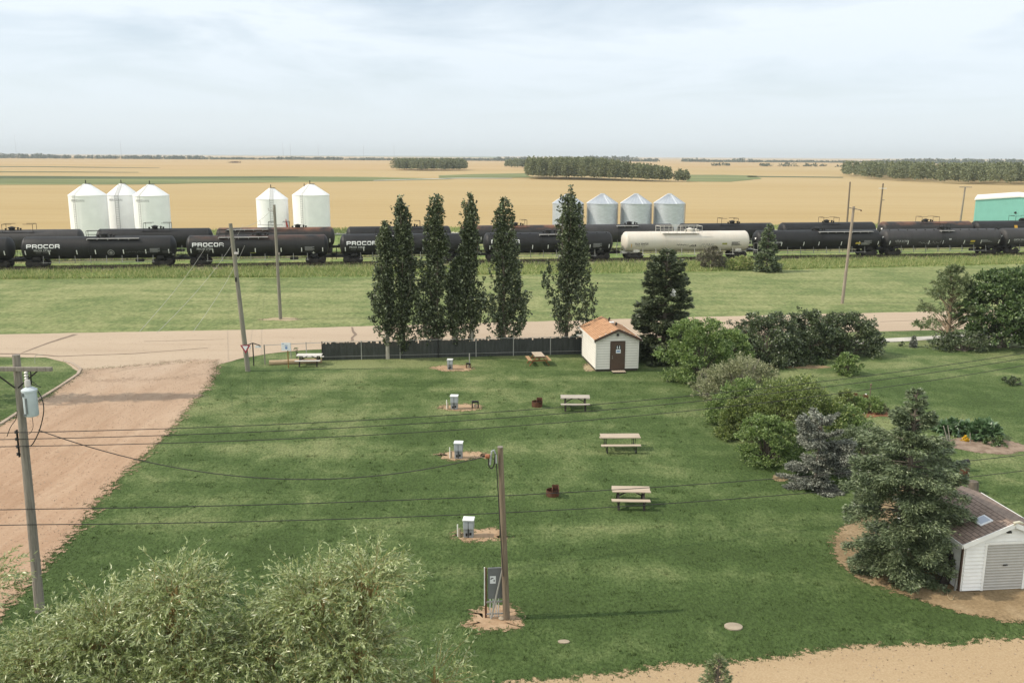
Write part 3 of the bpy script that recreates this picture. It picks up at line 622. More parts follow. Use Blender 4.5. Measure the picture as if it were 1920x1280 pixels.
# bare soil
for i, (x, y, rx, ry, lb) in enumerate([
        (852, 691, 1.55, 0.95, 'bare soil patch round the farthest utility pedestal'),
        (862, 764, 1.50, 0.75, 'bare soil patch round the second farthest utility pedestal'),
        (868, 854, 1.50, 0.62, 'bare soil patch round the utility pedestal beside the pole top'),
        (905, 1004, 1.15, 0.55, 'bare soil patch round the nearest utility pedestal'),
        (927, 1158, 0.98, 0.85, 'bare soil patch under the short pole and grey board')]):
    p = gp(x, y); sheet('soil_patch', blob(p.x, p.y, rx, ry, i * 3.3, 34), 0.032, M['soil'], lb, 'bare soil', 0.3, 0.02, i, soft=.85)
p = gp(526, 598); sheet('soil_patch', blob(p.x, p.y, 1.9, 0.9, 31, 40), 0.01, M['straw'], 'worn ring of dry ground round the pole beyond the road', 'bare soil', soft=.8)
p = gp(1375, 1176); MB().revolve([(0.30, 0.0), (0.30, 0.04), (0.26, 0.055), (0.0, 0.06)], 14).build('stepping_stone', M['stone'], None, True).location = (p.x, p.y, 0.02)
o = SC.objects['stepping_stone']; o.scale = (1, .8, 1); tag(o, 'pale flat stone lying in the near lawn above the lane', 'stone')
p = gp(1057, 1204); o = MB().revolve([(0.16, 0.0), (0.16, 0.03), (0.0, 0.045)], 9).build('flat_stone', M['stone'], None, True); o.location = (p.x, p.y, 0.02); o.scale = (1.2, .7, 1)
tag(o, 'small mossy stone half sunk in the lawn below the grey board', 'stone')
lt = [gp(1556, 1012), gp(1580, 995), gp(1622, 960), gp(1700, 900), gp(1790, 900), gp(1830, 1000), gp(1935, 1085), gp(2050, 1110), gp(2050, 1160), gp(1880, 1168), gp(1780, 1145), gp(1690, 1118), gp(1610, 1085), gp(1560, 1040)]
sheet('needle_litter', [(p.x, p.y) for p in lt], 0.034, M['litter'], 'brown needle litter under the big spruce beside the white garage', 'bare soil', .8, 0.08, 4.0, soft=.75)
p = gp(1462, 897); sheet('soil_patch', blob(p.x, p.y, .35, .4, 8, 24), 0.032, M['litter'], 'small bare patch at the left foot of the blue spruce', 'bare soil', soft=.3)
p = gp(1105, 690); sheet('soil_patch', blob(p.x, p.y, .5, 1.2, 9, 24), 0.032, M['straw'], 'dry strip of ground along the left wall of the washroom shed', 'bare soil', soft=.5)
p = gp(1225, 648); sheet('soil_patch', blob(p.x, p.y, 1.6, 1.9, 12, 30), 0.033, M['straw'], 'dry bare ground between the washroom shed and the dark spruce', 'bare soil', soft=.8)
p = gp(1828, 836); sheet('garden_bed', blob(p.x + .6, p.y, 2.1, 1.3, 19, 50), 0.034, M['garden_soil'], 'dug vegetable bed with stakes behind the big spruce', 'garden bed', 0.5, .03, 2, soft=.35)
p = gp(1625, 777); sheet('mulch_bed', blob(p.x, p.y, 1.9, 0.7, 17, 40), 0.034, M['mulch'], 'reddish mulch under the flower bed in the garden lawn', 'garden bed', 0.5, .03, 2, soft=.35)
p = gp(1500, 688); sheet('mulch_bed', blob(p.x, p.y, 2.2, 0.6, 14, 30), 0.034, M['litter'], 'brown leaf litter in front of the dark shrubs', 'garden bed', 0.5, .03, 2, soft=.35)

# far fields: green sloughs, paler fields, dark field margins
def px_sheet(name, top, bot, z, m, label, cat='field', amp=2.0, step=12.0, seed=0):
    pts = [gp(*q) for q in top] + [gp(*q) for q in bot[::-1]]
    return sheet(name, [(p.x, p.y) for p in pts], z, m, label, cat, step, amp, seed)
px_sheet('pale_field', [(-400, 289.5), (500, 291.5), (1000, 294), (1500, 297.5), (2400, 302)], [(-400, 316), (500, 318), (870, 319), (1300, 316), (1600, 312), (2400, 318)], 0.0, M['pale_crop'], 'pale stubble fields stretching away to the horizon', amp=6, step=60)
px_sheet('slough_grass', [(-300, 329), (100, 331), (250, 331.5), (500, 330.5), (700, 332), (850, 336)], [(-300, 349), (0, 347), (250, 346), (440, 343), (620, 341), (760, 338.5)], 0.05, M['slough'], 'green grassy slough crossing the fields behind the white bins', 'grassland', 2.5, 10, 1)
px_sheet('slough_grass', [(-300, 329), (100, 330.5), (400, 332), (560, 331.5)], [(-300, 335), (100, 336), (400, 334.5), (560, 333)], 0.1, M['slough_dark'], 'dark upper edge of the green slough', 'grassland', 2.5, 10, 4)
px_sheet('slough_grass', [(820, 329), (900, 326.5), (985, 325)], [(820, 334), (900, 334.5), (1000, 333)], 0.05, M['slough'], 'narrow green slough left of the large middle grove', 'grassland', 2, 10, 2)
px_sheet('slough_grass', [(1290, 328), (1360, 328), (1420, 329.5)], [(1290, 340.5), (1370, 341), (1425, 336)], 0.05, M['slough'], 'green slough right of the large middle grove', 'grassland', 2, 10, 3)
px_sheet('field_margin', [(1400, 330), (1580, 332)], [(1400, 332), (1580, 333.5)], 0.05, M['slough_dark'], 'thin dark field margin left of the right grove', 'field margin', 1, 10, 3)
px_sheet('field_margin', [(-300, 311.5), (60, 312), (150, 313), (300, 314.5)], [(-300, 313), (60, 313.4), (150, 314.6), (300, 315.2)], 0.05, M['slough_dark'], 'upper thin dark margin in the left fields', 'field margin', 2, 15, 3)
px_sheet('field_margin', [(-100, 321.5), (110, 322), (260, 323)], [(-100, 323), (110, 323.4), (260, 323.8)], 0.05, M['slough_dark'], 'lower thin dark margin in the left fields', 'field margin', 2, 15, 5)
px_sheet('field_margin', [(700, 338.5), (860, 334), (960, 334.5)], [(700, 339.2), (860, 334.9), (960, 335.2)], 0.12, M['path'], 'pale track curving beside the narrow slough', 'track', .6, 15, 5)
px_sheet('far_field', [(1640, 294.5), (2300, 300)], [(1700, 301), (2300, 306)], 0.05, M['slough'], 'grey green far pasture behind the right grove', 'field', 8, 60, 5)
px_sheet('far_field', [(380, 289.3), (900, 292), (940, 293.5)], [(380, 291.2), (900, 295.5), (940, 298)], 0.05, M['slough'], 'grey green far pasture left of the middle groves', 'field', 8, 60, 6)

# ------------------------------------------------------------------ railway
FA, FB = Vector((-60.5, 118.2, 0)), Vector((65.0, 139.6, 0))
BA, BB = Vector((-65.4, 130.0, 0)), Vector((71.4, 156.3, 0))
RZ = 0.5
def track(A, B, label):
    d = (B - A).normalized(); a = A - d * 45; b = B + d * 60; nn = Vector((-d.y, d.x, 0))
    mb = MB(); up = Vector((0, 0, 1))
    prof = [(-2.6, -0.05), (-1.5, 0.28), (1.5, 0.28), (2.6, -0.05)]
    vs = [a + nn * o_ + up * h for o_, h in prof] + [b + nn * o_ + up * h for o_, h in prof]
    mb.add(vs, [(0, 1, 5, 4), (1, 2, 6, 5), (2, 3, 7, 6)])
    o = mb.build('track_bed', M['ballast']); tag(o, 'weedy gravel ballast under the ' + label, 'track bed', None, 'structure')
    L = (b - a).length; rz = math.atan2(d.y, d.x)
    t = thing('railway_track', 'steel rails on dark sleepers under the ' + label, 'railway track', a, rz, 'railway tracks')
    mb = MB(); k = 0
    while k * 0.62 < L: mb.box((k * 0.62, 0, 0.31), (0.22, 2.5, 0.12)); k += 1
    o = mb.build('sleepers', M['sleeper'], t); o['kind'] = 'stuff'
    for s in (-1, 1):
        MB().box((L / 2, s * 0.75, 0.435), (L, 0.075, 0.13)).build('rail', M['rail'], t)
track(FA, FB, 'near row of tank cars'); track(BA, BB, 'far row of tank cars')

TR, ZC = 1.45, 2.42            # tank radius, axis height above the rail head
def text_mesh(s, height, bold=0.0):
    cu = bpy.data.curves.new('lettering', 'FONT'); cu.body = s; cu.size = 1.0; cu.offset = bold; cu.resolution_u = 2
    o = bpy.data.objects.new('tmp', cu); me = bpy.data.meshes.new_from_object(o)
    V = np.array([v.co[:2] for v in me.vertices]).reshape(-1, 2); F = [tuple(p.vertices) for p in me.polygons]
    bpy.data.objects.remove(o); bpy.data.curves.remove(cu); bpy.data.meshes.remove(me)
    k = height / 0.70
    return V * k, F
def bars_text(word, h):
    """wide block capitals made of separate bars"""
    w, s, gap = h * 1.12, h * 0.22, h * 0.20; V = []; F = []; x = 0
    def rc(x0, y0, x1, y1):
        b = len(V); V.extend([(x0, y0), (x1, y0), (x1, y1), (x0, y1)]); F.append((b, b + 1, b + 2, b + 3))
    for ch in word:
        q = h * 0.10
        if ch in 'PR':
            rc(x, 0, x + s, h); rc(x + s, h - s, x + w - q, h); m_ = h * 0.33
            rc(x + s, m_, x + w - q, m_ + s * .9); rc(x + w - s, m_ + s * .9, x + w, h - s)
            if ch == 'R': rc(x + w - s * 1.15, 0, x + w - s * 0.05, m_)
        if ch in 'OC':
            rc(x + q, h - s, x + w - (q if ch == 'O' else 0), h); rc(x + q, 0, x + w - (q if ch == 'O' else 0), s); rc(x, s, x + s, h - s)
            if ch == 'O': rc(x + w - s, s, x + w, h - s)
        x += w + gap
    return np.array(V), F
def wrap(V, F, u0, v0, name, m, parent, extra=0.012, R_=TR):
    """lay flat lettering round the side of a tank; v is height measured along the shell from the axis"""
    bm = bmesh.new(); vs_ = [bm.verts.new((u, v, 0)) for u, v in V]
    for f in F:
        try: bm.faces.new([vs_[i] for i in f])
        except ValueError: pass
    lo, hi = float(np.min(V[:, 1])), float(np.max(V[:, 1])); k = lo + .09
    while k < hi - .02:
        bmesh.ops.bisect_plane(bm, geom=bm.verts[:] + bm.edges[:] + bm.faces[:], plane_co=(0, k, 0), plane_no=(0, 1, 0)); k += .09
    out = []
    for w in bm.verts:
        a = (w.co.y + v0) / R_
        out.append((w.co.x + u0, -(R_ + extra) * math.cos(a), ZC + (R_ + extra) * math.sin(a)))
    bm.verts.index_update(); F = [tuple(v.index for v in f.verts) for f in bm.faces]; bm.free()
    me = bpy.data.meshes.new(name); me.from_pydata(out, [], F); me.materials.append(m)
    return link_mesh(name, me, parent)
def rects(lst):
    V = []; F = []
    for (x0, y0, x1, y1) in lst:
        b = len(V); V += [(x0, y0), (x1, y0), (x1, y1), (x0, y1)]; F.append((b, b + 1, b + 2, b + 3))
    return np.array(V), F
def scribble(seed, w, h, n=26, t=0.05):
    r = random.Random(seed); V = []; F = []; x = 0; y = h / 2
    for i in range(n):
        x2 = i / n * w + r.uniform(0, w / n * 2.2); y2 = r.uniform(0, h)
        d = Vector((x2 - x, y2 - y)); L = max(d.length, .01); nx, ny = -d.y / L * t / 2, d.x / L * t / 2; b = len(V)
        V += [(x + nx, y + ny), (x2 + nx, y2 + ny), (x2 - nx, y2 - ny), (x - nx, y - ny)]; F.append((b, b + 1, b + 2, b + 3)); x, y = x2, y2
        if r.random() < .3: x += r.uniform(.05, .3)
    return np.array(V), F

_mesh = {}
def shared(key, maker):
    if key not in _mesh: _mesh[key] = maker()
    return _mesh[key]
def part_shared(name, mb_fn, m, parent, key, loc=(0, 0, 0), smooth=True):
    if key in _mesh: o = link_mesh(name, _mesh[key], parent)
    else:
        o = mb_fn().build(name, m, parent, smooth); _mesh[key] = o.data
    o.location = loc; return o

def tank_car(label, center, rz, Lh, body, spec):
    t = thing('tank_car', label, 'rail tank car', center, rz, spec.get('group'))
    dm = 0.62
    prof = [(0.0, -Lh)] + [(TR * math.sin(a), -Lh + dm * (1 - math.cos(a))) for a in [math.pi / 2 * k / 7 for k in range(1, 8)]]
    body_x = np.linspace(-Lh + dm, Lh - dm, 9)[1:-1]
    prof += [(TR, x) for x in body_x]
    prof += [(r, -h) for (r, h) in prof[7::-1]]
    mb = MB().revolve(prof, 40, 'X', (0, 0, ZC))
    iron = M['white_iron'] if spec.get('white') else M['black_iron']
    for x in np.linspace(-Lh + dm, Lh - dm, 6): mb.revolve([(TR + .004, x - .03), (TR + .016, x - .012), (TR + .016, x + .012), (TR + .004, x + .03)], 40, 'X', (0, 0, ZC), cap=False)
    tank = mb.build('tank', body, t, True)
    bx = Lh - 1.75
    for s in (-1, 1):
        # underframe stub, bogie with wheels, coupler, end platform
        MB().box((s * (Lh - 0.6), 0, 0.90), (3.6, 0.55, 0.34)).box((s * (Lh - 1.9), 0, 1.15), (0.9, 2.3, 0.34)).build('stub_sill', iron, t, bevel=0.02)
        cp = MB().box((s * (Lh + 1.55), 0, 0.86), (0.7, 0.22, 0.22)).box((s * (Lh + 1.95), 0.03, 0.86), (0.25, 0.34, 0.32)); cp.build('coupler', M['dark_steel'], t, bevel=0.015)
        bg_ = link_mesh('bogie', shared('bogie', lambda: bogie_mesh()), t); bg_.location = (s * bx, 0, 0)
        for wx in (-0.88, 0.88):
            for wy in (-0.75, 0.75):
                wo = link_mesh('wheel', shared('wheel', lambda: wheel_mesh()), bg_); wo.location = (wx, wy, 0.44)
        # end platform and grab irons
        e = MB().box((s * (Lh + 0.75), 0, 1.10), (0.75, 2.5, 0.06))
        for y in (-1.2, 1.2):
            e.tube([(s * (Lh + 0.45), y, 1.13), (s * (Lh + 0.45), y, 2.1), (s * (Lh + 1.08), y, 2.1), (s * (Lh + 1.08), y, 0.55)], 0.025, 5)
            for z in (0.6, 0.85): e.box((s * (Lh + 0.9), y, z), (0.42, 0.05, 0.03))
            e.tube([(s * (Lh + 0.5), y, 0.6), (s * (Lh + 0.5), y, 1.05)], 0.025, 5)
        e.build('end_platform', iron, t)
        # saddle against tank
    # brake reservoir
    MB().revolve([(0.0, -0.6), (0.2, -0.5), (0.22, 0), (0.2, 0.5), (0, 0.6)], 12, 'X', (Lh - 4.6, -0.6, 0.72)).build('brake_cylinder', M['dark_steel'], t, True)
    # hand rail along the lower side
    hr = MB(); y0, z0 = -1.36, 0.60
    for y in (y0, -y0):
        hr.tube([(-Lh + 2.6, y, z0), (Lh - 2.6, y, z0)], 0.038, 6)
        for x in np.linspace(-Lh + 2.8, Lh - 2.8, 8): hr.bar((x, y, z0 - .10), (x, y * 0.86, z0 + 0.86), 0.07, 0.08)
    hr.build('side_rail', M['white_iron'] if spec.get('white') else M['rail_paint'], t)
    # reflector strips
    vs, fs = [], []
    xs = spec.get('refl', [-Lh + 0.75, -Lh * 0.62, -Lh * 0.27, -0.3, Lh * 0.33, Lh * .62, Lh - 0.75])
    for x in xs: wrap(*rects([(x - .055, -0.38, x + .055, 0.22)]), 0, spec.get('refl_z', -0.42), 'reflector', M['decal_white'] if not spec.get('white') else M['decal_orange'], tank)
    # top fittings
    st = spec.get('strip')
    if st:
        zt = ZC + math.sqrt(TR ** 2 - 0.78 ** 2)
        p = MB(); pm = M['white_iron'] if spec.get('white') else M['grey_iron']
        p.box(((st[0] + st[1]) / 2, -0.98, zt + 0.0), (st[1] - st[0], 0.55, 0.05))
        k = st[0]
        while k < st[1]: p.box((k, -1.24, zt - 0.10), (0.06, 0.06, 0.16)); k += 1.3
        wk = p.build('walkway', pm, t)
        rl_ = spec.get('rail')
        if rl_:
            r = MB()
            for y in (-1.2, -0.3) if not spec.get('white') else (-1.2, 0.9):
                ps = list(np.linspace(rl_[0], rl_[1], max(2, int((rl_[1] - rl_[0]) / 1.1) + 1)))
                for x in ps: r.tube([(x, y, zt), (x, y, zt + 1.0)], 0.03, 5)
                r.tube([(ps[0], y, zt + 1.0), (ps[-1], y, zt + 1.0)], 0.03, 5); r.tube([(ps[0], y, zt + .5), (ps[-1], y, zt + .5)], 0.02, 5)
            for x in (rl_[0], rl_[1]):
                r.tube([(x, -1.2, zt + 1.0), (x, -0.3 if not spec.get('white') else .9, zt + 1.0)], 0.03, 5)
            r.build('railing', iron, t)
        lad = MB(); lx = spec.get('ladder', st[0] + .4)
        for dx_ in (-.2, .2):
            lad.tube([(lx + dx_, -(TR + .1) * math.cos(a), ZC + (TR + .1) * math.sin(a)) for a in np.linspace(-1.0, 0.9, 9)], 0.022, 5)
        for a in np.linspace(-0.9, 0.85, 9): lad.tube([(lx - .2, -(TR + .1) * math.cos(a), ZC + (TR + .1) * math.sin(a)), (lx + .2, -(TR + .1) * math.cos(a), ZC + (TR + .1) * math.sin(a))], 0.016, 4)
        lad.build('ladder', iron, t)
    dxs = spec.get('dome')
    if dxs is not None:
        d = MB().revolve([(0.40, 0), (0.40, .28), (0.52, .30), (0.52, .40), (0.40, .42), (0.12, .52), (0, .53)], 16, 'Z', (dxs, 0, ZC + TR - .06))
        d.build('manway', iron, t, True)
        v = MB()
        for q, (ox, hh) in enumerate(((0.85, .42), (1.2, .30), (-.75, .28))):
            v.revolve([(0.11, 0), (0.11, hh * .6), (0.17, hh * .6), (0.17, hh * .8), (.06, hh), (0, hh)], 10, 'Z', (dxs + ox, -.15, ZC + TR - .06))
        v.build('valves', iron, t, True)
    fr = spec.get('frame')
    if fr:
        f = MB(); zt = ZC + TR - 0.35
        for y in (-0.85, 0.85):
            for x in fr: f.tube([(x, y, zt), (x, y, zt + 1.15)], 0.03, 5)
            f.tube([(fr[0], y, zt + 1.15), (fr[0] + (fr[1] - fr[0]) * .32, y, zt + 1.15)], 0.03, 5); f.tube([(fr[0] + (fr[1] - fr[0]) * .68, y, zt + 1.15), (fr[1], y, zt + 1.15)], 0.03, 5)
        for x in fr: f.tube([(x, -.85, zt + 1.15), (x, .85, zt + 1.15)], 0.03, 5)
        f.box(((fr[0] + fr[1]) / 2, -0.85, zt), (fr[1] - fr[0] + .5, 0.35, 0.05)); f.box(((fr[0] + fr[1]) / 2, 0.85, zt), (fr[1] - fr[0] + .5, 0.35, 0.05))
        f.build('top_frame', iron, t)
    if spec.get('studs'):
        s_ = MB()
        for x in np.linspace(-Lh + 1, Lh - 1, 13): s_.box((x, -.55, ZC + math.sqrt(TR ** 2 - .55 ** 2) + .02), (0.14, 0.16, 0.12))
        s_.build('lifting_lugs', iron, tank)
    # writing
    if spec.get('name'):
        wrap(*bars_text(spec['name'], 0.52), -Lh + spec.get('nx', 0.95), 0.06, 'lettering', M['decal_white'], tank)
    lm_ = M['decal_black'] if spec.get('white') else M['decal_grey']
    if spec.get('number'):
        V, F = text_mesh(spec['number'], 0.27, 0.02); wrap(V, F, -Lh + spec.get('numx', 1.9) - .4, -0.36, 'car_number', M['decal_black'] if spec.get('white') else M['decal_num'], tank)
        V, F = text_mesh('LD LMT   LT WT', 0.14, 0.0); wrap(V, F, -Lh + spec.get('numx', 1.9) - .2, -0.62, 'lettering', lm_, tank)
    if spec.get('data'):
        x0 = Lh - 3.1; lst = [(x0, .0 + k * .12, x0 + (1.25 if k % 3 else 1.0), .07 + k * .12) for k in range(5)]
        wrap(*rects(lst), 0, -0.62, 'data_panel', lm_ if spec.get('white') else M['decal_grey'], tank)
    for (kind, x, v, w, h, mm) in spec.get('marks', []):
        if kind == 'graffiti': V, F = scribble(int(x * 10) + 77, w, h); nm = 'graffiti'
        elif kind == 'patch': V, F = rects([(0, 0, w, h)]); nm = 'placard'
        elif kind == 'lines': V, F = rects([(0, k * h / 3, w * (1 - .2 * k), k * h / 3 + h / 7) for k in range(3)]); nm = 'small_print'
        elif kind == 'ring':
            V = []; F = []
            for rr, r2 in ((h / 2, h / 2 - .09), (h / 4, .03)):
                b = len(V); n_ = 20
                for k in range(n_): V += [(math.cos(k * 2 * math.pi / n_) * rr, math.sin(k * 2 * math.pi / n_) * rr), (math.cos(k * 2 * math.pi / n_) * r2, math.sin(k * 2 * math.pi / n_) * r2)]
                for k in range(n_): j = (k + 1) % n_; F.append((b + 2 * k, b + 2 * j, b + 2 * j + 1, b + 2 * k + 1))
            V = np.array(V); nm = 'round_emblem'
        elif kind == 'star': V, F = rects([(-.06, -.2, .06, -.06), (-.06, .06, .06, .2), (-.2, -.06, .2, .06)]); nm = 'star_mark'
        wrap(V, F, x, v, nm, M[mm], tank, 0.014)
    if spec.get('headlogo'):          # white mark on the left head
        mb = MB(); vs = []
        for (yy, zz) in ((-.75, .42), (-.30, .42), (-.42, .22), (-.55, .12)):
            rr = math.hypot(yy, zz); xx = -Lh + dm * (1 - math.sqrt(max(0, 1 - (rr / TR) ** 2))) - .02
            vs.append((xx, yy, ZC + zz))
        mb.add(vs, [(0, 1, 2, 3)]).build('head_mark', M['decal_white'], tank)
    return t
def bogie_mesh():
    mb = MB()
    for y in (-1.0, 1.0):
        mb.add([(x, y + dy_, z) for dy_ in (-.08, .08) for x, z in ((-1.25, .38), (-1.25, .58), (-.55, .62), (.55, .62), (1.25, .58), (1.25, .38), (.45, .18), (-.45, .18))],
               [(0, 1, 2, 3, 4, 5, 6, 7), tuple(range(15, 7, -1))] + [(i, i + 8, (i + 1) % 8 + 8, (i + 1) % 8) for i in range(8)])
        mb.box((-.9, y, .44), (.34, .26, .3)).box((.9, y, .44), (.34, .26, .3))
    mb.box((0, 0, .55), (.5, 2.1, .25))
    for x in (-.88, .88): mb.tube([(x, -.8, .44), (x, .8, .44)], .08, 8)
    o = mb.build('bogie', M['dark_steel']); me = o.data; bpy.data.objects.remove(o); return me
def wheel_mesh():
    o = MB().revolve([(0, -.07), (.36, -.07), (.44, -.06), (.44, .05), (.48, .06), (.48, .09), (.3, .09), (0, .06)], 20, 'Y').build('wheel', M['dark_steel'], None, True)
    me = o.data; bpy.data.objects.remove(o); return me
M['rail_paint'] = mat('pale_hand_rail', (0.24, 0.235, 0.22), 0.6, var=0.5, vscale=0.5)
M['decal_num'] = mat('number_decal', (0.42, 0.42, 0.41), 0.7)

def on_line(A, B, px, py):             # point of the track's upright plane seen at that pixel
    d = ray(px, py); nn = Vector(((B - A).y, -(B - A).x, 0)); t = (A - Vector((0, 0, CAMH))).dot(nn) / d.dot(nn)
    return Vector((0, 0, CAMH)) + d * t
def place_car(A, B, xa, xb, py, label, body, spec):
    a, b = on_line(A, B, xa, py), on_line(A, B, xb, py); c = (a + b) / 2; Lh = (b - a).length / 2
    return tank_car(label, (c.x, c.y, RZ), math.atan2((B - A).y, (B - A).x), Lh, body, spec)
GF, GB = 'tank cars standing on the near track', 'tank cars standing on the far track'
front = [
 (-235, 27, 470, 'black tank car cut off by the left edge on the near track', 'black_tank', dict(dome=0, strip=(0, 5), data=True)),
 (42, 331, 465, 'black tank car with white block lettering and faint round emblem beside silver scrawl', 'black_tank',
  dict(name='PROCOR', number='PROX 57366', numx=2.2, dome=0.6, strip=(-1.3, 5.1), rail=(-1.3, 0.3), data=True, marks=[('ring', 1.6, -.62, 1, .85, 'decal_grey'), ('graffiti', 3.2, -.72, 3.8, .34, 'decal_dim'), ('lines', 8.0, -.7, 1.4, .35, 'decal_dim'), ('star', 9.3, -1.05, 1, 1, 'decal_grey')])),
 (350, 616, 462, 'black lettered tank car behind the leaning pole with rust on its upper right side', 'stained_tank',
  dict(name='PROCOR', number='PROX 27586', numx=1.9, dome=0.1, strip=(-5.0, 1.4), rail=(-5.0, -4.0), data=True, marks=[('patch', -1.0, -.95, .75, .12, 'decal_olive'), ('star', 7.3, -1.0, 1, 1, 'decal_white'), ('lines', 5.6, -.9, .8, .2, 'decal_dim')])),
 (637, 868, 458, 'black lettered tank car partly hidden by the three leftmost poplars', 'black_tank',
  dict(name='PROCOR', number='PROX 34828', numx=1.7, dome=-2.4, strip=(-3.6, 1.5), rail=(-3.6, -1.5), data=True, marks=[('graffiti', 3.0, -.25, 1.0, .75, 'decal_white')])),
 (906, 1147, 452, 'charcoal lettered tank car with top lugs between the two rightmost poplars', 'black_tank',
  dict(name='PROCOR', number='PROX 41732', numx=1.9, dome=0.0, strip=(-1.5, 1.6), studs=True, data=True, marks=[('star', 7.4, -1.0, 1, 1, 'decal_grey'), ('lines', 6.3, -.72, .4, .1, 'decal_grey')])),
 (1166, 1402, 451, 'only white tank car, with streaked cream paint and a long top railing', 'white_tank',
  dict(white=True, number='TILX 304725', numx=1.9, dome=0.6, strip=(-3.9, 1.6), rail=(-4.3, 2.0), data=True, refl=[-8.6], marks=[('graffiti', -1.8, -.55, 1.7, .25, 'decal_black'), ('graffiti', .1, -.78, 1.0, .40, 'decal_black'), ('graffiti', 1.6, -.85, 2.2, .6, 'decal_grey'), ('patch', 5.1, -.45, .75, .25, 'decal_olive'), ('lines', 6.9, -.6, 1.2, .35, 'decal_black')])),
 (1413, 1646, 450, 'black tank car with yellow label at its right end, behind the small spruce', 'black_tank',
  dict(number='RIXX 28148', numx=2.2, dome=-.1, strip=(-.2, 8.5), data=True, headlogo=True, marks=[('patch', 5.6, -.62, .8, .28, 'decal_yellow'), ('lines', 6.5, -.75, 1.4, .40, 'decal_num')])),
 (1651, 1870, 447, 'charcoal tank car with pale scrawl along its side and yellow labels', 'grey_tank',
  dict(number='UTLX 217604', numx=2.0, dome=0.2, strip=(-.7, 1.6), rail=(-.4, .8), studs=True, headlogo=True, marks=[('graffiti', -4.4, -.8, 4.4, .6, 'decal_grey'), ('patch', 4.3, -.5, .75, .26, 'decal_yellow'), ('patch', 4.3, -.88, .7, .15, 'decal_olive'), ('patch', .6, -.12, .4, .2, 'decal_num'), ('lines', 6.0, -.5, 2.0, .4, 'decal_grey')])),
 (1873, 2080, 445, 'dark tank car cut off by the right edge on the near track', 'grey_tank', dict(number='GATX 29105', numx=1.9, dome=0, strip=(-1, 5), headlogo=True)),
]
for (xa, xb, py, lb, bm_, sp_) in front:
    sp_['group'] = GF; place_car(FA, FB, xa, xb, py, lb, M[bm_], sp_)
rear = [
 (-90, 158, 448, 'dusty grey tank car on the far track at the left edge', 'grey_tank', dict(dome=-.8, frame=(-1.8, 2.2))),
 (181, 400, 446, 'black far tank car in front of the three grouped white bins', 'black_tank', dict(dome=0, frame=(-1.4, 2.2), marks=[('patch', 8.5, -.3, .8, .3, 'decal_orange')])),
 (405, 628, 445, 'far tank car with rust streaked top below the pair of white bins', 'rusty_tank', dict(dome=3.2, strip=(-7, -1), frame=(-1, 2))),
 (649, 846, 443, 'black far tank car mostly hidden behind the left poplars', 'black_tank', dict(dome=1.5, frame=(.3, 3.2))),
 (862, 1056, 440, 'far tank car with a broad brown rusted top between the poplars', 'rusty_tank', dict(dome=0.5, frame=(-.6, 2.2))),
 (1063, 1262, 438, 'dull grey far tank car in front of the silver bins', 'grey_tank', dict(dome=1.4, strip=(-1.0, 2.6))),
 (1271, 1449, 435, 'black far tank car behind the right half of the white car', 'black_tank', dict(dome=1.0, frame=(-1.2, 1.7), marks=[('patch', 7.2, -.6, .7, .4, 'decal_yellow')])),
 (1461, 1638, 432, 'black far tank car with tall manway left of the crossarmed pole', 'black_tank', dict(dome=-.2, frame=(-1.2, 1.6))),
 (1649, 1819, 430, 'rust topped far tank car in front of the bare far poles', 'rusty_tank', dict(dome=-.1, frame=(-1.4, 1.9), headlogo=True)),
 (1823, 1995, 428, 'black far tank car in front of the teal building', 'black_tank', dict(dome=.6, frame=(-1.5, 2.0), marks=[('patch', -2.0, .25, .6, .5, 'decal_orange')])),
]
for (xa, xb, py, lb, bm_, sp_) in rear:
    sp_['group'] = GB; place_car(BA, BB, xa, xb, py, lb, M[bm_], sp_)

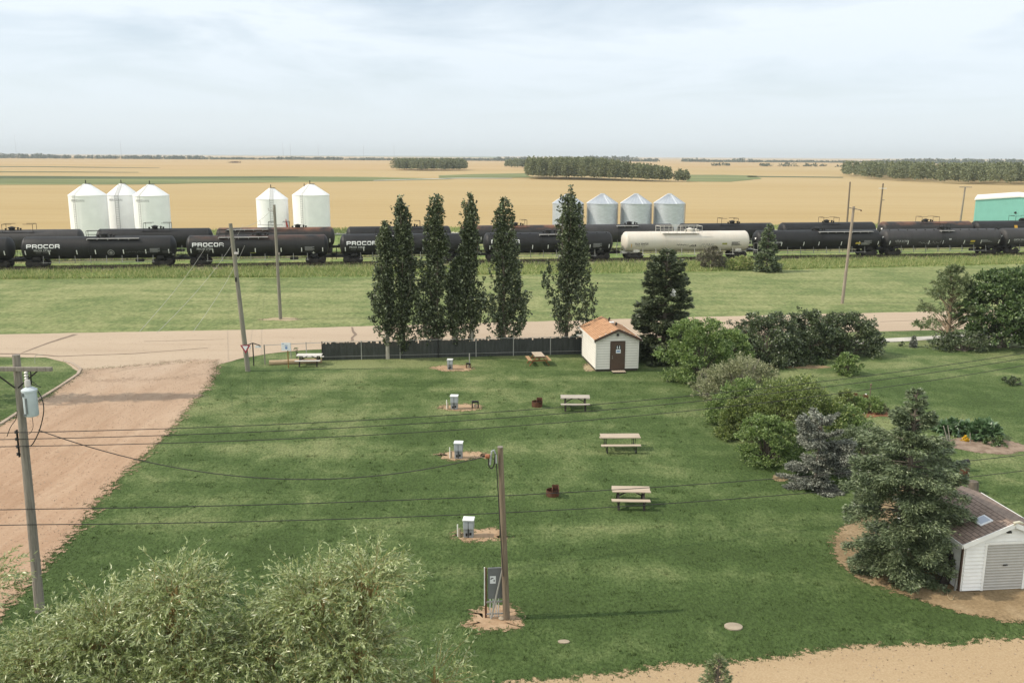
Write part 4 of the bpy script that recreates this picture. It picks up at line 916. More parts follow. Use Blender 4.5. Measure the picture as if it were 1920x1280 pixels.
# ------------------------------------------------------------------ grain bins
def white_bin(px, eave, apex, base_y, w_px, label, ladder=False, word=True, group='white grain bins', rot=0.0, chute=False):
    b = gp(px, base_y); y = b.y; e = at_y(px, eave, y).z; a = at_y(px, apex, y).z
    r = (at_y(px + w_px / 2, eave, y).x - at_y(px - w_px / 2, eave, y).x) / 2
    t = thing('grain_bin', label, 'grain bin', (b.x, b.y, 0), 0, group)
    wall = MB().revolve([(r, 0), (r, e * .33), (r, e * .66), (r, e)], 48, 'Z', cap=False).build('wall', M['white_steel'], t, True)
    mb = MB()
    for k in (.25, .5, .75): mb.revolve([(r + .002, e * k - .03), (r + .02, e * k), (r + .002, e * k + .03)], 48, 'Z', cap=False)
    mb.build('wall_seams', M['white_steel'], wall, True)
    roof = MB().revolve([(r + .06, e - .05), (r + .07, e + .02), (r * .22, a - .12), (r * .2, a - .1), (r * .2, a), (0, a + .02)], 48, 'Z').build('roof', M['white_roof'], t, True)
    MB().box((-.1, -.1, a + .35), (.12, .12, .7)).box((.3, -.1, a + .06), (.9, .35, .08)).build('lid_lever', M['black_paint'], roof)
    lad = MB(); th = math.radians(-108 if not ladder else -92) + rot
    c_, s_ = math.cos(th), math.sin(th); tx, ty = -s_, c_
    wd = .32 if ladder else .2
    for q in (-wd, wd):
        lad.tube([(c_ * (r + .12) + tx * q, s_ * (r + .12) + ty * q, .3), (c_ * (r + .12) + tx * q, s_ * (r + .12) + ty * q, e), (c_ * (r * .25) + tx * q, s_ * (r * .25) + ty * q, a - .05)], .035 if ladder else .025, 5)
    z = .5
    while z < e: lad.tube([(c_ * (r + .12) + tx * -wd, s_ * (r + .12) + ty * -wd, z), (c_ * (r + .12) + tx * wd, s_ * (r + .12) + ty * wd, z)], .025, 4); z += .42
    k = 0.05
    while k < .95:
        rr = (r + .12) * (1 - k) + r * .25 * k; zz = e * (1 - k) + (a - .05) * k
        lad.tube([(c_ * rr + tx * -wd, s_ * rr + ty * -wd, zz), (c_ * rr + tx * wd, s_ * rr + ty * wd, zz)], .025, 4); k += .09
    lad.build('ladder', M['bin_grey'], t)
    if word:
        V, F = text_mesh('MERIDIAN', 0.42, 0.0); V[:, 0] -= V[:, 0].max() / 2
        out = []
        for (u, v) in V:
            an = math.radians(-100) + rot + u / r; out.append(((r + .02) * math.cos(an), (r + .02) * math.sin(an), e * .86 + v))
        me = bpy.data.meshes.new('lettering'); me.from_pydata(out, [], F); me.materials.append(M['bin_grey']); link_mesh('lettering', me, wall)
    if chute:
        MB().tube([(-r * .7, -r - .2, e * .28), (r * .9, -r - .2, e * .28)], .05, 5).tube([(-r * .55, -r - .2, e * .28), (-r * .55, -r - .2, e * .4)], .05, 5).box((r * .45, -r + .1, e * .12), (.9, .5, .8)).build('chute', M['bin_grey'], t)
    return t
white_bin(171, 366, 345, 444, 67, 'white lettered grain bin with bare field between it and the laddered bin')
white_bin(236, 365.5, 344.5, 438, 57, 'white grain bin with a tall ladder up its front, standing behind its two neighbours', ladder=True, rot=.05)
white_bin(289, 366.5, 346, 444, 64, 'white lettered grain bin overlapping the one with the tall ladder', rot=-.02)
white_bin(513, 373, 353, 437, 58, 'smaller white grain bin with red auger beside it', ladder=True, word=False, rot=.25, chute=True)
white_bin(575, 366, 351, 434, 48, 'white grain bin showing only its edge behind another white bin', word=False)
white_bin(586, 365.5, 345.5, 440, 68, 'broad plain white grain bin without lettering beside the red auger', word=False)
# auger
b = gp(548, 436); a1 = at_y(537, 397, b.y)
t = thing('grain_auger', 'red grain auger leaning between two white bins', 'auger', (b.x, b.y - 2.5, 0), 0)
mbx = MB().tube([(0, 0, .3), (a1.x - b.x, 0, a1.z)], .16, 8); mbx.build('tube', M['auger_red'], t)
MB().revolve([(.25, -.2), (.3, 0), (.25, .5), (.1, .6)], 10, 'Z', (a1.x - b.x, 0, a1.z)).build('spout', M['auger_red'], t, True)
MB().box((-.2, 0, .35), (1.0, .9, .6)).build('hopper', M['white_paint'], t, bevel=.05)
def silver_bin(px, w_px, label):
    b = gp(px, 431); y = b.y; e = at_y(px, 381.5, y).z; a = at_y(px, 364, y).z
    r = (at_y(px + w_px / 2, 390, y).x - at_y(px - w_px / 2, 390, y).x) / 2
    t = thing('grain_bin', label, 'grain bin', (b.x, b.y, 0), 0, 'galvanised grain bins')
    MB().revolve([(r, 0), (r, e * .33), (r, e * .66), (r, e)], 48, 'Z', cap=False).build('wall', M['galv'], t, True)
    roof = MB().revolve([(r + .08, e - .04), (r + .1, e + .03), (r * .16, a - .1)], 48, 'Z').build('roof', M['galv_roof'], t, True)
    mb = MB()
    for k in range(24):
        an = 2 * math.pi * k / 24 + .05
        mb.tube([((r + .08) * math.cos(an), (r + .08) * math.sin(an), e + .06), (r * .17 * math.cos(an), r * .17 * math.sin(an), a - .06)], .035, 4)
    mb.build('roof_ribs', M['galv_roof'], roof)
    MB().revolve([(r * .18, a - .15), (r * .18, a + .02), (r * .1, a + .12), (0, a + .14)], 16, 'Z').build('cap', M['galv_roof'], t, True)
    th = math.radians(-15); l = MB()
    for q in (-.2, .2): l.tube([(math.cos(th) * (r + .12), math.sin(th) * (r + .12) + q, .2), (math.cos(th) * (r + .12), math.sin(th) * (r + .12) + q, e)], .03, 5)
    z = .4
    while z < e: l.tube([(math.cos(th) * (r + .12), math.sin(th) * (r + .12) - .2, z), (math.cos(th) * (r + .12), math.sin(th) * (r + .12) + .2, z)], .02, 4); z += .4
    l.build('ladder', M['bin_grey'], t)
for px, lb in ((1064, 'silver grain bin half hidden by the tip of the rightmost poplar'), (1128, 'silver grain bin next to the one behind the poplar tip'),
               (1191, 'silver grain bin between two others, third in its row'), (1253, 'silver grain bin farthest from the poplar tip in its row')):
    silver_bin(px, 57.5, lb)

# ------------------------------------------------------------------ teal building
b = gp(1823, 437); e = at_y(1827, 375, b.y).z; a = e + 0.75; wth = 15.5; dp = 22.0
t = thing('metal_building', 'teal corrugated metal building with white roof edge at the right', 'building', (b.x, b.y, 0), math.radians(-28))
mb = MB().prism([(0, 0), (wth, 0), (wth, e), (wth / 2, a), (0, e)], 0, dp); wl = mb.build('wall', M['teal'], t)
mb = MB(); k = 0.25
while k < wth:
    h = e + (a - e) * (1 - abs(k - wth / 2) / (wth / 2)) - .02; mb.box((k, -.02, h / 2), (.06, .04, h)); k += .42
k = .4
while k < dp: mb.box((-.02, k, e / 2), (.04, .06, e)); k += .42
mb.build('wall_ribs', M['teal'], wl)
sl_ = math.atan2(a - e, wth / 2)
mb = MB()
mb.prism([(-.25, e - .03), (wth / 2, a + .02), (wth + .25, e - .03), (wth + .25, e + .27), (wth / 2, a + .32), (-.25, e + .27)], -.2, dp + .2)
mb.build('roof', M['white_paint'], t)
MB().revolve([(.22, -.06), (.22, .02)], 12, 'Y', (7.3, -.05, e - 2.3)).build('vent', M['black_paint'], t)

# ------------------------------------------------------------------ poles and wires
def pole(name, label, base, top, r0, r1, m, group=None):
    base, top = Vector(base), Vector(top)
    t = thing(name, label, 'utility pole', base, 0, group)
    d = top - base; pts = [d * k for k in (-.0, .25, .5, .75, 1)]
    rr = [r0 + (r1 - r0) * k for k in (0, .25, .5, .75, 1)]
    MB().tube(pts, rr, 14).build('pole_shaft', m, t, True)
    return t, d
# near left pole
b1 = gp(75, 1146); t1 = at_y(30, 665, b1.y)
P1, d1 = pole('utility_pole', 'tall weathered pole carrying a pale transformer beside the dirt road', b1, t1, .16, .115, M['pole_wood'])
def on1(py): return Vector((d1.x * ((at_y(50, py, b1.y).z) / d1.z), 0, at_y(50, py, b1.y).z))
zc1 = on1(689)
MB().box((zc1.x - .25, -.20, zc1.z), (2.9, .11, .13)).build('crossarm', M['pole_wood'], P1, bevel=.01)
br_ = MB()
for s in (-1, 1): br_.bar((zc1.x + s * .75, -.17, zc1.z - .04), (zc1.x + s * .05, -.16, zc1.z - .62), .03, .04)
br_.build('crossarm_brace', M['dark_steel'], P1)
# transformer
pz = at_y(57, 752, b1.y - .35); tx = Vector((pz.x - b1.x, -.35, 0)); zt0 = at_y(57, 779, b1.y - .35).z; zt1 = at_y(57, 731, b1.y - .35).z
tr = thing('transformer', 'pale blue cylindrical transformer hung on the tall left pole', 'transformer', (b1.x + tx.x, b1.y + tx.y, 0))
MB().revolve([(0, zt0 - .02), (.19, zt0), (.21, zt0 + .03), (.21, zt1 - .05), (.235, zt1 - .04), (.235, zt1 + .02), (.12, zt1 + .09), (0, zt1 + .1)], 24).build('tank', M['transformer'], tr, True)
MB().revolve([(.05, zt1 + .06), (.055, zt1 + .12), (.09, zt1 + .13), (.09, zt1 + .28), (.07, zt1 + .33), (0, zt1 + .34)], 12, 'Z', (-.03, 0, 0)).build('bushing', M['porcelain'], tr, True)
MB().box((-.02, -.22, (zt0 + zt1) / 2 - .05), (.05, .04, .5)).box((-.12, -.2, zt1 - .12), (.06, .06, .1)).box((-.1, -.2, zt0 + .08), (.08, .06, .06)).build('brackets', M['grey_paint'], tr)
MB().box((-.2, .16, zt1 - .2), (.14, .12, .14)).box((-.2, .16, zt0 + .2), (.14, .12, .14)).build('hanger', M['dark_steel'], tr)
# fuse cutout and insulators
cz = zc1.z - .06
co = thing('fuse_cutout', 'porcelain fuse cutout hanging under the crossarm of the left pole', 'cutout', (b1.x + .52, b1.y - .27, cz))
MB().revolve([(.03, 0), (.07, -.04), (.04, -.09), (.075, -.13), (.04, -.18), (.075, -.22), (.04, -.27), (.075, -.31), (.04, -.36), (.05, -.42), (0, -.43)], 10, 'Z', (0, 0, 0)).build('insulator', M['porcelain'], co, True)
MB().tube([(.06, 0, 0), (.15, 0, .0), (.13, 0, -.42), (.03, 0, -.45)], .02, 5).tube([(.1, 0, -.4), (.42, 0, -.5)], .014, 5).tube([(.12, 0, -.3), (.3, 0, -.42)], .012, 5).build('fuse_arm', M['black_paint'], co)
mb = MB()
for py in (809, 822, 836, 850):
    q = on1(py); mb.revolve([(.03, -.05), (.06, -.035), (.035, 0), (.06, .035), (.03, .05)], 8, 'Z', (q.x - .2, -.05, q.z)); mb.box((q.x - .16, -.05, q.z), (.12, .05, .03))
mb.box((on1(828).x - .17, -.05, on1(830).z), (.03, .07, on1(805).z - on1(856).z)).build('insulator_rack', M['black_paint'], P1)
# jumper cables on the pole
def cable(pts, r, m, name, label, cat='cable', group=None, smooth_n=6):
    pts = [Vector(p) for p in pts]; out = []
    for i in range(len(pts) - 1):
        p0, p1_, p2_, p3 = pts[max(i - 1, 0)], pts[i], pts[i + 1], pts[min(i + 2, len(pts) - 1)]
        for k in range(smooth_n):
            u = k / smooth_n
            out.append(0.5 * ((2 * p1_) + (-p0 + p2_) * u + (2 * p0 - 5 * p1_ + 4 * p2_ - p3) * u * u + (-p0 + 3 * p1_ - 3 * p2_ + p3) * u ** 3))
    out.append(pts[-1])
    o = MB().tube(out, r, 6).build(name, m, None, True); tag(o, label, cat, group); return o
Y1 = b1.y - .3
cable([at_y(71, 733, Y1), at_y(79, 748, Y1), at_y(82, 770, Y1), at_y(76, 800, Y1), at_y(67, 822, Y1), at_y(58, 835, Y1 + .2), at_y(46, 836, Y1 + .2)], .018, M['wire'], 'service_cable', 'black loop of cable from the transformer down the left pole')
cable([at_y(53, 712, Y1), at_y(54, 704, Y1), at_y(60, 702, Y1), at_y(66, 702, Y1)], .010, M['wire'], 'jumper_wire', 'short jumper from transformer bushing to the fuse cutout')
cable([at_y(66, 682, Y1), at_y(65, 670, Y1), at_y(70, 665, Y1), at_y(80, 664.5, Y1)], .008, M['wire_pale'], 'jumper_wire', 'thin pale hook of wire above the crossarm')
cable([at_y(32, 770, Y1), at_y(30, 785, Y1), at_y(20, 800, Y1), at_y(13, 818, Y1)], .012, M['wire'], 'jumper_wire', 'dark drooping wire on the left of the transformer pole')
cable([at_y(60, 780, Y1), at_y(62, 800, Y1), at_y(56, 812, Y1), at_y(50, 812, Y1 + .2)], .010, M['wire'], 'jumper_wire', 'thin wire below the transformer joining the insulators')

def wire(pa, pb, sag, r, m, label, name='power_line', group='overhead lines across the lawn', n=28, cat='power line'):
    pa, pb = Vector(pa), Vector(pb)
    pts = [pa.lerp(pb, k / n) - Vector((0, 0, sag * 4 * (k / n) * (1 - k / n))) for k in range(n + 1)]
    o = MB().tube(pts, r, 6).build(name, m, None, True); tag(o, label, cat, group); return o
# the lines run to the left past the pole and on to a pole beyond the right edge
def line_set(ypole, ymid, yright, off, r, label, xm=940):
    A = at_y(60, ypole, b1.y + off)
    dirn = Vector((1, 0.305, 0)).normalized()
    def hit(px, py):
        d = ray(px, py); nn = Vector((dirn.y, -dirn.x, 0)); t = (A - Vector((0, 0, CAMH))).dot(nn) / d.dot(nn); return Vector((0, 0, CAMH)) + d * t
    Rr, Mm = hit(1920, yright), hit(xm, ymid)
    def s(p): return (p - A).dot(dirn)
    sm, sr = s(Mm), s(Rr)
    # parabola through pole, middle and right sightings, carried on past both edges
    B_ = np.linalg.solve(np.array([[sm, sm * sm], [sr, sr * sr]]), np.array([Mm.z - A.z, Rr.z - A.z]))
    pts = []
    for k in np.linspace(0, sr + 14, 40): pts.append(Vector((A.x + dirn.x * k, A.y + dirn.y * k, A.z + B_[0] * k + B_[1] * k * k)))
    o = MB().tube(pts, r, 6).build('power_line', M['wire'], None, True); tag(o, label, 'power line', 'overhead lines across the lawn')
    A2 = at_y(-60, ypole + 1.5, b1.y + off - .3)
    A3 = A + (A2 - A) * 3
    o = MB().tube([A, A.lerp(A3, .5) - Vector((0, 0, .02)), A3], r, 6).build('power_line', M['wire'], None, True); tag(o, label.replace('crossing', 'running left from the pole, next to the one crossing') if False else label.split(',')[0] + ', short stretch left of the pole', 'power line', 'overhead lines left of the pole')
line_set(810, 771.5, 662, -.18, .0125, 'topmost thin black line, crossing the lawn from the left pole')
line_set(822.5, 783.5, 672, -.18, .0125, 'second thin black line from the top, crossing the lawn')
line_set(836, 800, 685, -.18, .0125, 'third thin black line from the top, crossing the lawn')
line_set(954, 929, 852, -.2, .0145, 'upper of the two low black cables, crossing below the short pole top')
line_set(983, 961, 882, -.2, .0145, 'lowest black cable, crossing the short pole and nearest table')

# short pole with grey board
bc = gp(950, 1161); tcp = at_y(938, 838, bc.y)
PC, dc = pole('utility_pole', 'short brown pole standing in the near lawn beside a grey board', bc, tcp, .115, .085, M['pole_brown'])
MB().tube([(.0, 0, 0), (0, 0, .02)], [.095, .088], 14).build('pole_cap', M['pole_wood'], PC).location = (dc.x, dc.y, dc.z)
cn = MB(); zz = dc.z
cn.tube([(dc.x - .12, -.1, zz - .5), (dc.x - .13, -.1, zz - .25), (dc.x - .2, -.1, zz - .06), (dc.x - .27, -.1, zz - .1), (dc.x - .3, -.1, zz - .3), (dc.x - .32, -.1, zz - .55)], .028, 7)
cn.build('conduit', M['pedestal'], PC, True)
MB().tube([(-.12, -.12, 1.6), (dc.x - .12, -.12, zz - .5)], .016, 6).build('service_drop', M['wire'], PC)
yq = bc.y - .1
cable([at_y(929, 850, yq), at_y(927, 868, yq), at_y(923, 877, yq), at_y(917, 874, yq), at_y(916, 862, yq), at_y(915, 856, yq)], .022, M['wire'], 'service_cable', 'black drip loop hanging at the top of the short pole')
o = MB().revolve([(.03, -.08), (.07, -.05), (.07, .05), (.03, .08)], 10, 'X').build('insulator', mat('clay_insulator', (.30, .12, .06), .6), None, True); o.location = at_y(914, 855, yq); tag(o, 'small red clay insulator on the service cable by the short pole', 'insulator')
A_ = at_y(72, 806, b1.y - .15); B_ = at_y(912, 855, yq); C_ = at_y(500, 896, (A_.y + B_.y) / 2)
sg = ((A_ + B_) / 2).z - C_.z
wire(A_, B_, sg, .0145, M['wire'], 'sagging service cable from the tall left pole to the short pole', 'service_cable', None, cat='cable')
# grey board by the pole
ba = gp(911, 1158); zb0 = at_y(911, 1110, ba.y).z; zb1 = at_y(911, 1066, ba.y).z
zB0 = at_y(925, 1122, ba.y).z; zB1 = at_y(925, 1064, ba.y).z
t = thing('notice_board', 'dark grey metal board on thin posts leaning against the short pole', 'board', (ba.x, ba.y, 0), math.radians(6))
MB().box((.36, 0, (zB0 + zB1) / 2), (.60, .05, zB1 - zB0)).build('panel', M['grey_paint'], t, bevel=.01)
MB().box((0, -.01, zB1 / 2), (.06, .07, zB1)).build('post', M['rust'], t); MB().box((-.045, -.02, (zB1 + .5) / 2), (.03, .05, zB1 - .45)).build('post_trim', M['white_paint'], t)
MB().box((.64, .02, zB1 / 2 + .05), (.05, .05, zB1 + .1)).build('post', M['black_paint'], t)
MB().box((.34, -.03, zB0 - .10), (.66, .04, .05)).build('crossbar', M['galv_post'], t); MB().box((.34, -.03, .16), (.66, .04, .04)).build('crossbar', M['galv_post'], t)
MB().tube([(.16, -.12, .02), (.62, -.10, zB1 + .34)], .032, 8).build('leaning_pipe', M['galv_post'], t)
for k in (.14, .24, .34, .42): MB().tube([(k, -.0, .0), (k, -.0, zB0)], .018, 6).build('conduit', M['pedestal_lid'], t)
sgn = MB().box((.23, -.03, (zB0 * .38 + zB1 * .62)), (.19, .006, .26)).build('sticker', M['sign_white'], t)
MB().box((.21, -.036, zB0 * .38 + zB1 * .62 + .06), (.07, .004, .03)).box((.27, -.036, zB0 * .38 + zB1 * .62 - .03), (.03, .004, .07)).box((.17, -.036, zB0 * .38 + zB1 * .62 + .03), (.04, .004, .03)).build('print', M['black_paint'], sgn)
o = MB().revolve([(.09, 0), (.11, .05), (.06, .1), (0, .11)], 9).build('stone', M['stone'], None, True); o.location = (ba.x + .52, ba.y - .12, .02); tag(o, 'pale fist sized stone at the foot of the grey board', 'stone')

# leaning pole at the road, pole beyond the road
b2 = gp(465, 696); t2 = at_y(432, 419, b2.y)
P2, d2 = pole('utility_pole', 'leaning grey green pole at the road corner behind the yield sign', b2, t2, .175, .125, M['pole_green'])
MB().box((d2.x * .82 + .22, -.15, d2.z * .805), (.28, .12, .16)).build('bracket', M['porcelain'], P2, bevel=.02)
MB().box((d2.x * .62 - .02, -.22, d2.z * .63), (.1, .1, .3)).build('bracket', M['black_paint'], P2)
b3 = gp(526, 598); t3 = at_y(514, 384, b3.y)
P3, d3 = pole('utility_pole', 'pale pole standing in a worn ring beyond the road', b3, t3, .165, .12, M['pole_green'])
MB().tube([(d3.x - .1, -.1, d3.z - .55), (d3.x - .5, -.15, d3.z - .5), (d3.x - .52, -.15, d3.z - .3)], .05, 6).build('bracket', M['porcelain'], P3)
MB().box((d3.x * .6 + .22, -.1, d3.z * .58), (.16, .12, .2)).build('bracket', M['pole_wood'], P3)
wire(b3 + d3 * .985, b2 + d2 * .97, .55, .014, M['wire_pale'], 'pale line between the leaning pole and the pole beyond the road', 'power_line', 'pale lines over the far lawn')
# pale lines coming down from the far road over the grass
for (p0, p1_, sg, lb) in (((400, 437, 140), (262, 621, 52), .6, 'left pale line slanting down across the far lawn'), ((456, 420, 140), (294, 624, 52), .9, 'middle pale line slanting down behind the leaning pole'),
                          ((470, 432, 140), (362, 622, 56), .8, 'faint right pale line slanting down beside the leaning pole')):
    wire(at_y(*p0), at_y(*p1_), sg, .013, M['wire_pale'], lb, 'power_line', 'pale lines over the far lawn')
# right pole and far poles
b4 = gp(1579, 569); t4 = at_y(1601, 387, b4.y)
P4, d4 = pole('utility_pole', 'leaning tan pole with a thin crossarm on the far lawn', b4, t4, .165, .125, M['pole_tan'])
MB().box((d4.x + .1, -.15, d4.z - .25), (1.35, .07, .08), Matrix.Rotation(.18, 3, 'Y')).build('crossarm', M['pole_wood'], P4)
MB().revolve([(.04, -.08), (.09, 0), (.04, .08)], 8, 'Z', (d4.x + .72, -.15, d4.z - .42)).build('insulator', M['rust'], P4)
for (px, top, lean, cross, lb, mm) in ((1588, 341, 6, 0, 'bare far pole without crossarm behind the tank cars', 'pole_brown'), (1647, 344, 9, 1, 'far pole with a white crossarm left of the teal building', 'pole_brown'),
                                  (1799, 350, 11, 2, 'far pole with a wide brown crossarm beside the teal building', 'pole_tan')):
    bb = gp(px - 1, 433); tt = at_y(px + lean, top, bb.y)
    t, d = pole('utility_pole', lb, bb, tt, .20, .15, M[mm], 'far poles behind the railway')
    if cross == 1: MB().box((d.x - .1, -.16, d.z - 1.0), (1.6, .1, .12)).build('crossarm', M['white_paint'], t); MB().box((d.x + .3, -.1, d.z - 3.4), (.5, .1, .14)).build('bracket', M['pole_wood'], t)
    if cross == 2: MB().box((d.x, -.16, d.z - .1), (2.6, .11, .16)).build('crossarm', M['pole_tan'], t)

# ------------------------------------------------------------------ signs and fence at the corner
ys = b2.y - .35
c = at_y(460, 652, ys)
t = thing('yield_sign', 'red and white yield sign fixed to the leaning pole', 'road sign', (c.x, c.y, c.z))
def tri(s): return [(-s, s * .55), (s, s * .55), (0, -s * 1.15)]
MB().prism([(x, z) for x, z in tri(.36)], 0, .015).build('border', M['sign_red'], t)
MB().prism([(x, z + .02) for x, z in tri(.21)], -.008, -.003).build('face', M['sign_white'], t)
pb = gp(476, 686)
t = thing('street_sign', 'black street name post with two thin angled arms beside the leaning pole', 'street sign', (pb.x, pb.y, 0))
zt_ = at_y(476, 643, pb.y).z
MB().tube([(0, 0, 0), (0, 0, zt_)], .045, 8).build('post', M['black_paint'], t)
MB().bar((-.45, -.25, zt_ - .15), (0, 0, zt_), .05, .06).bar((0, 0, zt_), (.6, -.2, zt_ - .14), .05, .06).build('arms', M['black_paint'], t)
MB().box((-.28, -.15, zt_ - .27), (.34, .02, .16)).build('name_blade', M['sign_white'], t); MB().box((.42, -.14, zt_ - .24), (.42, .02, .16)).build('name_blade', M['sign_white'], t)
pb = gp(541, 690); zt_ = at_y(538, 650, pb.y).z
t = thing('notice_sign', 'square white notice on a rusty post beside the whitened table', 'sign', (pb.x, pb.y, 0))
MB().box((0, 0, zt_ / 2), (.07, .06, zt_)).build('post', mat('rusty_yellow_post', (.26, .15, .05), .8), t)
sg_ = MB().box((-.1, -.05, zt_ + .02), (.66, .03, .58)).build('panel', M['sign_white'], t)
MB().revolve([(.09, -.004), (.09, .004)], 12, 'Y', (-.08, -.075, zt_ - .06)).box((-.08, -.072, zt_ + .1), (.2, .006, .05)).box((-.3, -.072, zt_ + .22), (.14, .006, .03)).build('print', M['sign_blue'], sg_)
# fences
f0, f1 = gp(605, 676), gp(1100, 664)
def fz(px, py, y): return at_y(px, py, y).z
dv = (f1 - f0); L = dv.length; rzf = math.atan2(dv.y, dv.x)
t = thing('slat_fence', 'dark slatted fence with a ragged top behind the poplars', 'fence', f0, rzf)
rnd = random.Random(4); mb = MB(); x = 0
while x < L:
    w = .098; h = 1.34 + rnd.uniform(-.05, .02) - (rnd.random() < .12) * rnd.uniform(.05, .16)
    mb.box((x, rnd.uniform(-.006, .006), .03 + h / 2), (w, .016, h)); x += .10
mb.build('slats', M['fence_slat'], t)
for k, x in enumerate(np.linspace(0, L, 8)):
    MB().tube([(x, -.05, 0), (x, -.05, 1.46)], .035, 8).build('post', M['black_paint'] if k in (0, 3, 7) else M['galv_post'], t)
MB().tube([(0, -.05, 1.42), (L, -.05, 1.42)], .02, 6).build('top_rail', M['galv_post'], t)
MB().tube([(0.1, -.06, .30), (L, -.06, .30)], .012, 5).build('tension_wire', M['galv_post'], t)
g0 = gp(497, 684); dv = f0 - g0; L = dv.length
t = thing('wire_fence', 'open chain link fence with thin rail joining the dark slats', 'fence', g0, math.atan2(dv.y, dv.x))
for x, lb in ((0, 0), (L * .72, 1), (L * .45, 2)): MB().tube([(x, 0, 0), (x, 0, 1.5)], .045 if not lb else .03, 8).build('post', M['pole_green'] if not lb else M['galv_post'], t)
MB().tube([(0, 0, 1.46), (L, 0, 1.38)], .022, 6).build('top_rail', M['galv_post'], t)
la, lb_ = gp(505, 684), gp(604, 680)
o = MB().tube([(0, 0, .17), ((lb_ - la).x * .5, (lb_ - la).y * .5, .175), ((lb_ - la).x, (lb_ - la).y, .17)], [.19, .2, .18], 12).build('fallen_log', M['log'], None, True); o.location = la; tag(o, 'long peeled pale log lying along the open wire fence', 'log')
# rocks along the fence
for (px, py, s, lb, mm) in ((932, 664, .28, 'pale rounded rock at the foot of the slat fence', 'stone'), (943, 664, .2, 'small grey rock beside the pale rock at the fence', 'stone')):
    p = gp(px, py); o = MB().revolve([(s, 0), (s * 1.05, s * .4), (s * .7, s * .9), (0, s * 1.05)], 9).build('rock', M[mm], None, True); o.location = p; o.scale = (1.2, .9, 1); tag(o, lb, 'rock')

# ------------------------------------------------------------------ washroom shed
c0, c1 = gp(1117.4, 697), gp(1194.5, 695); ck = gp(1094.5, 669.5)
wd = (c1 - c0).length; rz = math.atan2((c1 - c0).y, (c1 - c0).x); dp = 4.9
t = thing('washroom_shed', 'small cream sided washroom shed with orange roof and brown door', 'shed', c0, rz)
eh, ah = 2.36, 3.02
MB().prism([(-.0, 0), (wd, 0), (wd, .18), (0, .18)], .02, dp - .02).build('foundation', M['foundation'], t)
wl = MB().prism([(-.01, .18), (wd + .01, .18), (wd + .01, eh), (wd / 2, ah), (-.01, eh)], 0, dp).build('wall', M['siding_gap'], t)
mb = MB(); z = .2
dx0, dx1 = wd * .355, wd * .665
while z < ah - .16:
    if z < eh: xa, xb = .03, wd - .03
    else: f = (z - eh) / (ah - eh); xa, xb = .03 + f * wd / 2, wd - .03 - f * wd / 2
    def sd(x0, x1): mb.add([(x0, -.03, z), (x1, -.03, z), (x1, -.004, z + .155), (x0, -.004, z + .155), (x0, -.004, z), (x1, -.004, z)], [(0, 1, 2, 3), (0, 4, 5, 1), (0, 3, 4), (1, 5, 2)])
    if z < 2.12: sd(xa, dx0 - .08); sd(dx1 + .08, xb)
    else: sd(xa, xb)
    if z < eh - .13: mb.add([(-.03, .03, z), (-.03, dp - .03, z), (-.012, dp - .03, z + .155), (-.012, .03, z + .155), (-.012, .03, z), (-.012, dp - .03, z)], [(0, 3, 2, 1), (0, 1, 5, 4), (0, 4, 3), (1, 2, 5)])
    z += .185
mb.build('siding_boards', M['siding'], wl)
MB().box((-.02, -.02, (eh + .18) / 2), (.09, .09, eh - .2)).box((wd + .02, -.02, (eh + .18) / 2), (.09, .09, eh - .2)).build('corner_trim', M['siding'], wl)
def gable_roof(parent, wd, eh, ah, dp, ov, ovf, th, m, mtrim, mtrim2):
    s = (ah - eh) / (wd / 2); bm = bmesh.new(); uv = bm.loops.layers.uv.new('UVMap')
    L_ = math.hypot(wd / 2 + ov, (wd / 2 + ov) * s)
    for sg in (-1, 1):
        pr = []
        for (xo, zo) in ((0, 0), (wd / 2 + ov, -(wd / 2 + ov) * s)):
            for y in (-ovf, dp + ovf): pr.append(Vector((wd / 2 + sg * xo, y, ah + .02 + zo)))
        top = [p + Vector((0, 0, th)) for p in pr]
        v = [bm.verts.new(p) for p in pr + top]
        f = bm.faces.new((v[4], v[5], v[7], v[6]))
        us = {v[4]: (0, L_), v[5]: (dp + 2 * ovf, L_), v[7]: (dp + 2 * ovf, 0), v[6]: (0, 0)}
        for l in f.loops: l[uv].uv = us[l.vert]
        for q in ((0, 1, 3, 2), (2, 3, 7, 6), (0, 2, 6, 4), (1, 5, 7, 3)): bm.faces.new([v[i] for i in q])
    bmesh.ops.recalc_face_normals(bm, faces=bm.faces)
    me = bpy.data.meshes.new('roof'); bm.to_mesh(me); bm.free(); me.materials.append(m); r = link_mesh('roof', me, parent)
    mb = MB()
    for sg in (-1, 1):
        mb.bar((wd / 2 + sg * .0, -ovf - .015, ah + .02), (wd / 2 + sg * (wd / 2 + ov), -ovf - .015, ah + .02 - (wd / 2 + ov) * s), .03, .17)
    mb.build('fascia', mtrim, r)
    for sg in (-1, 1): MB().box((wd / 2 + sg * (wd / 2 + ov + .015), dp / 2, ah + .01 - (wd / 2 + ov) * s), (.03, dp + 2 * ovf, .14)).build('eave_trim', mtrim2, r)
    return r
r = gable_roof(t, wd, eh, ah, dp, .22, .28, .05, M['shed_shingle'], M['brown_trim'], M['siding'])
for (x, y, h, mm) in ((wd * .55, 3.3, .28, 'black_paint'), (wd * .62, 2.0, .22, 'black_paint')):
    zz = ah - abs(x - wd / 2) * (ah - eh) / (wd / 2); MB().tube([(x, y, zz), (x, y, zz + h)], .06, 8).tube([(x, y, zz + h), (x + .08, y, zz + h + .03)], [.09, .09], 8).build('vent_pipe', M[mm], r)
MB().box((wd * .56, 2.55, ah + .06), (.34, .34, .10)).build('roof_vent', M['white_paint'], r, bevel=.02)
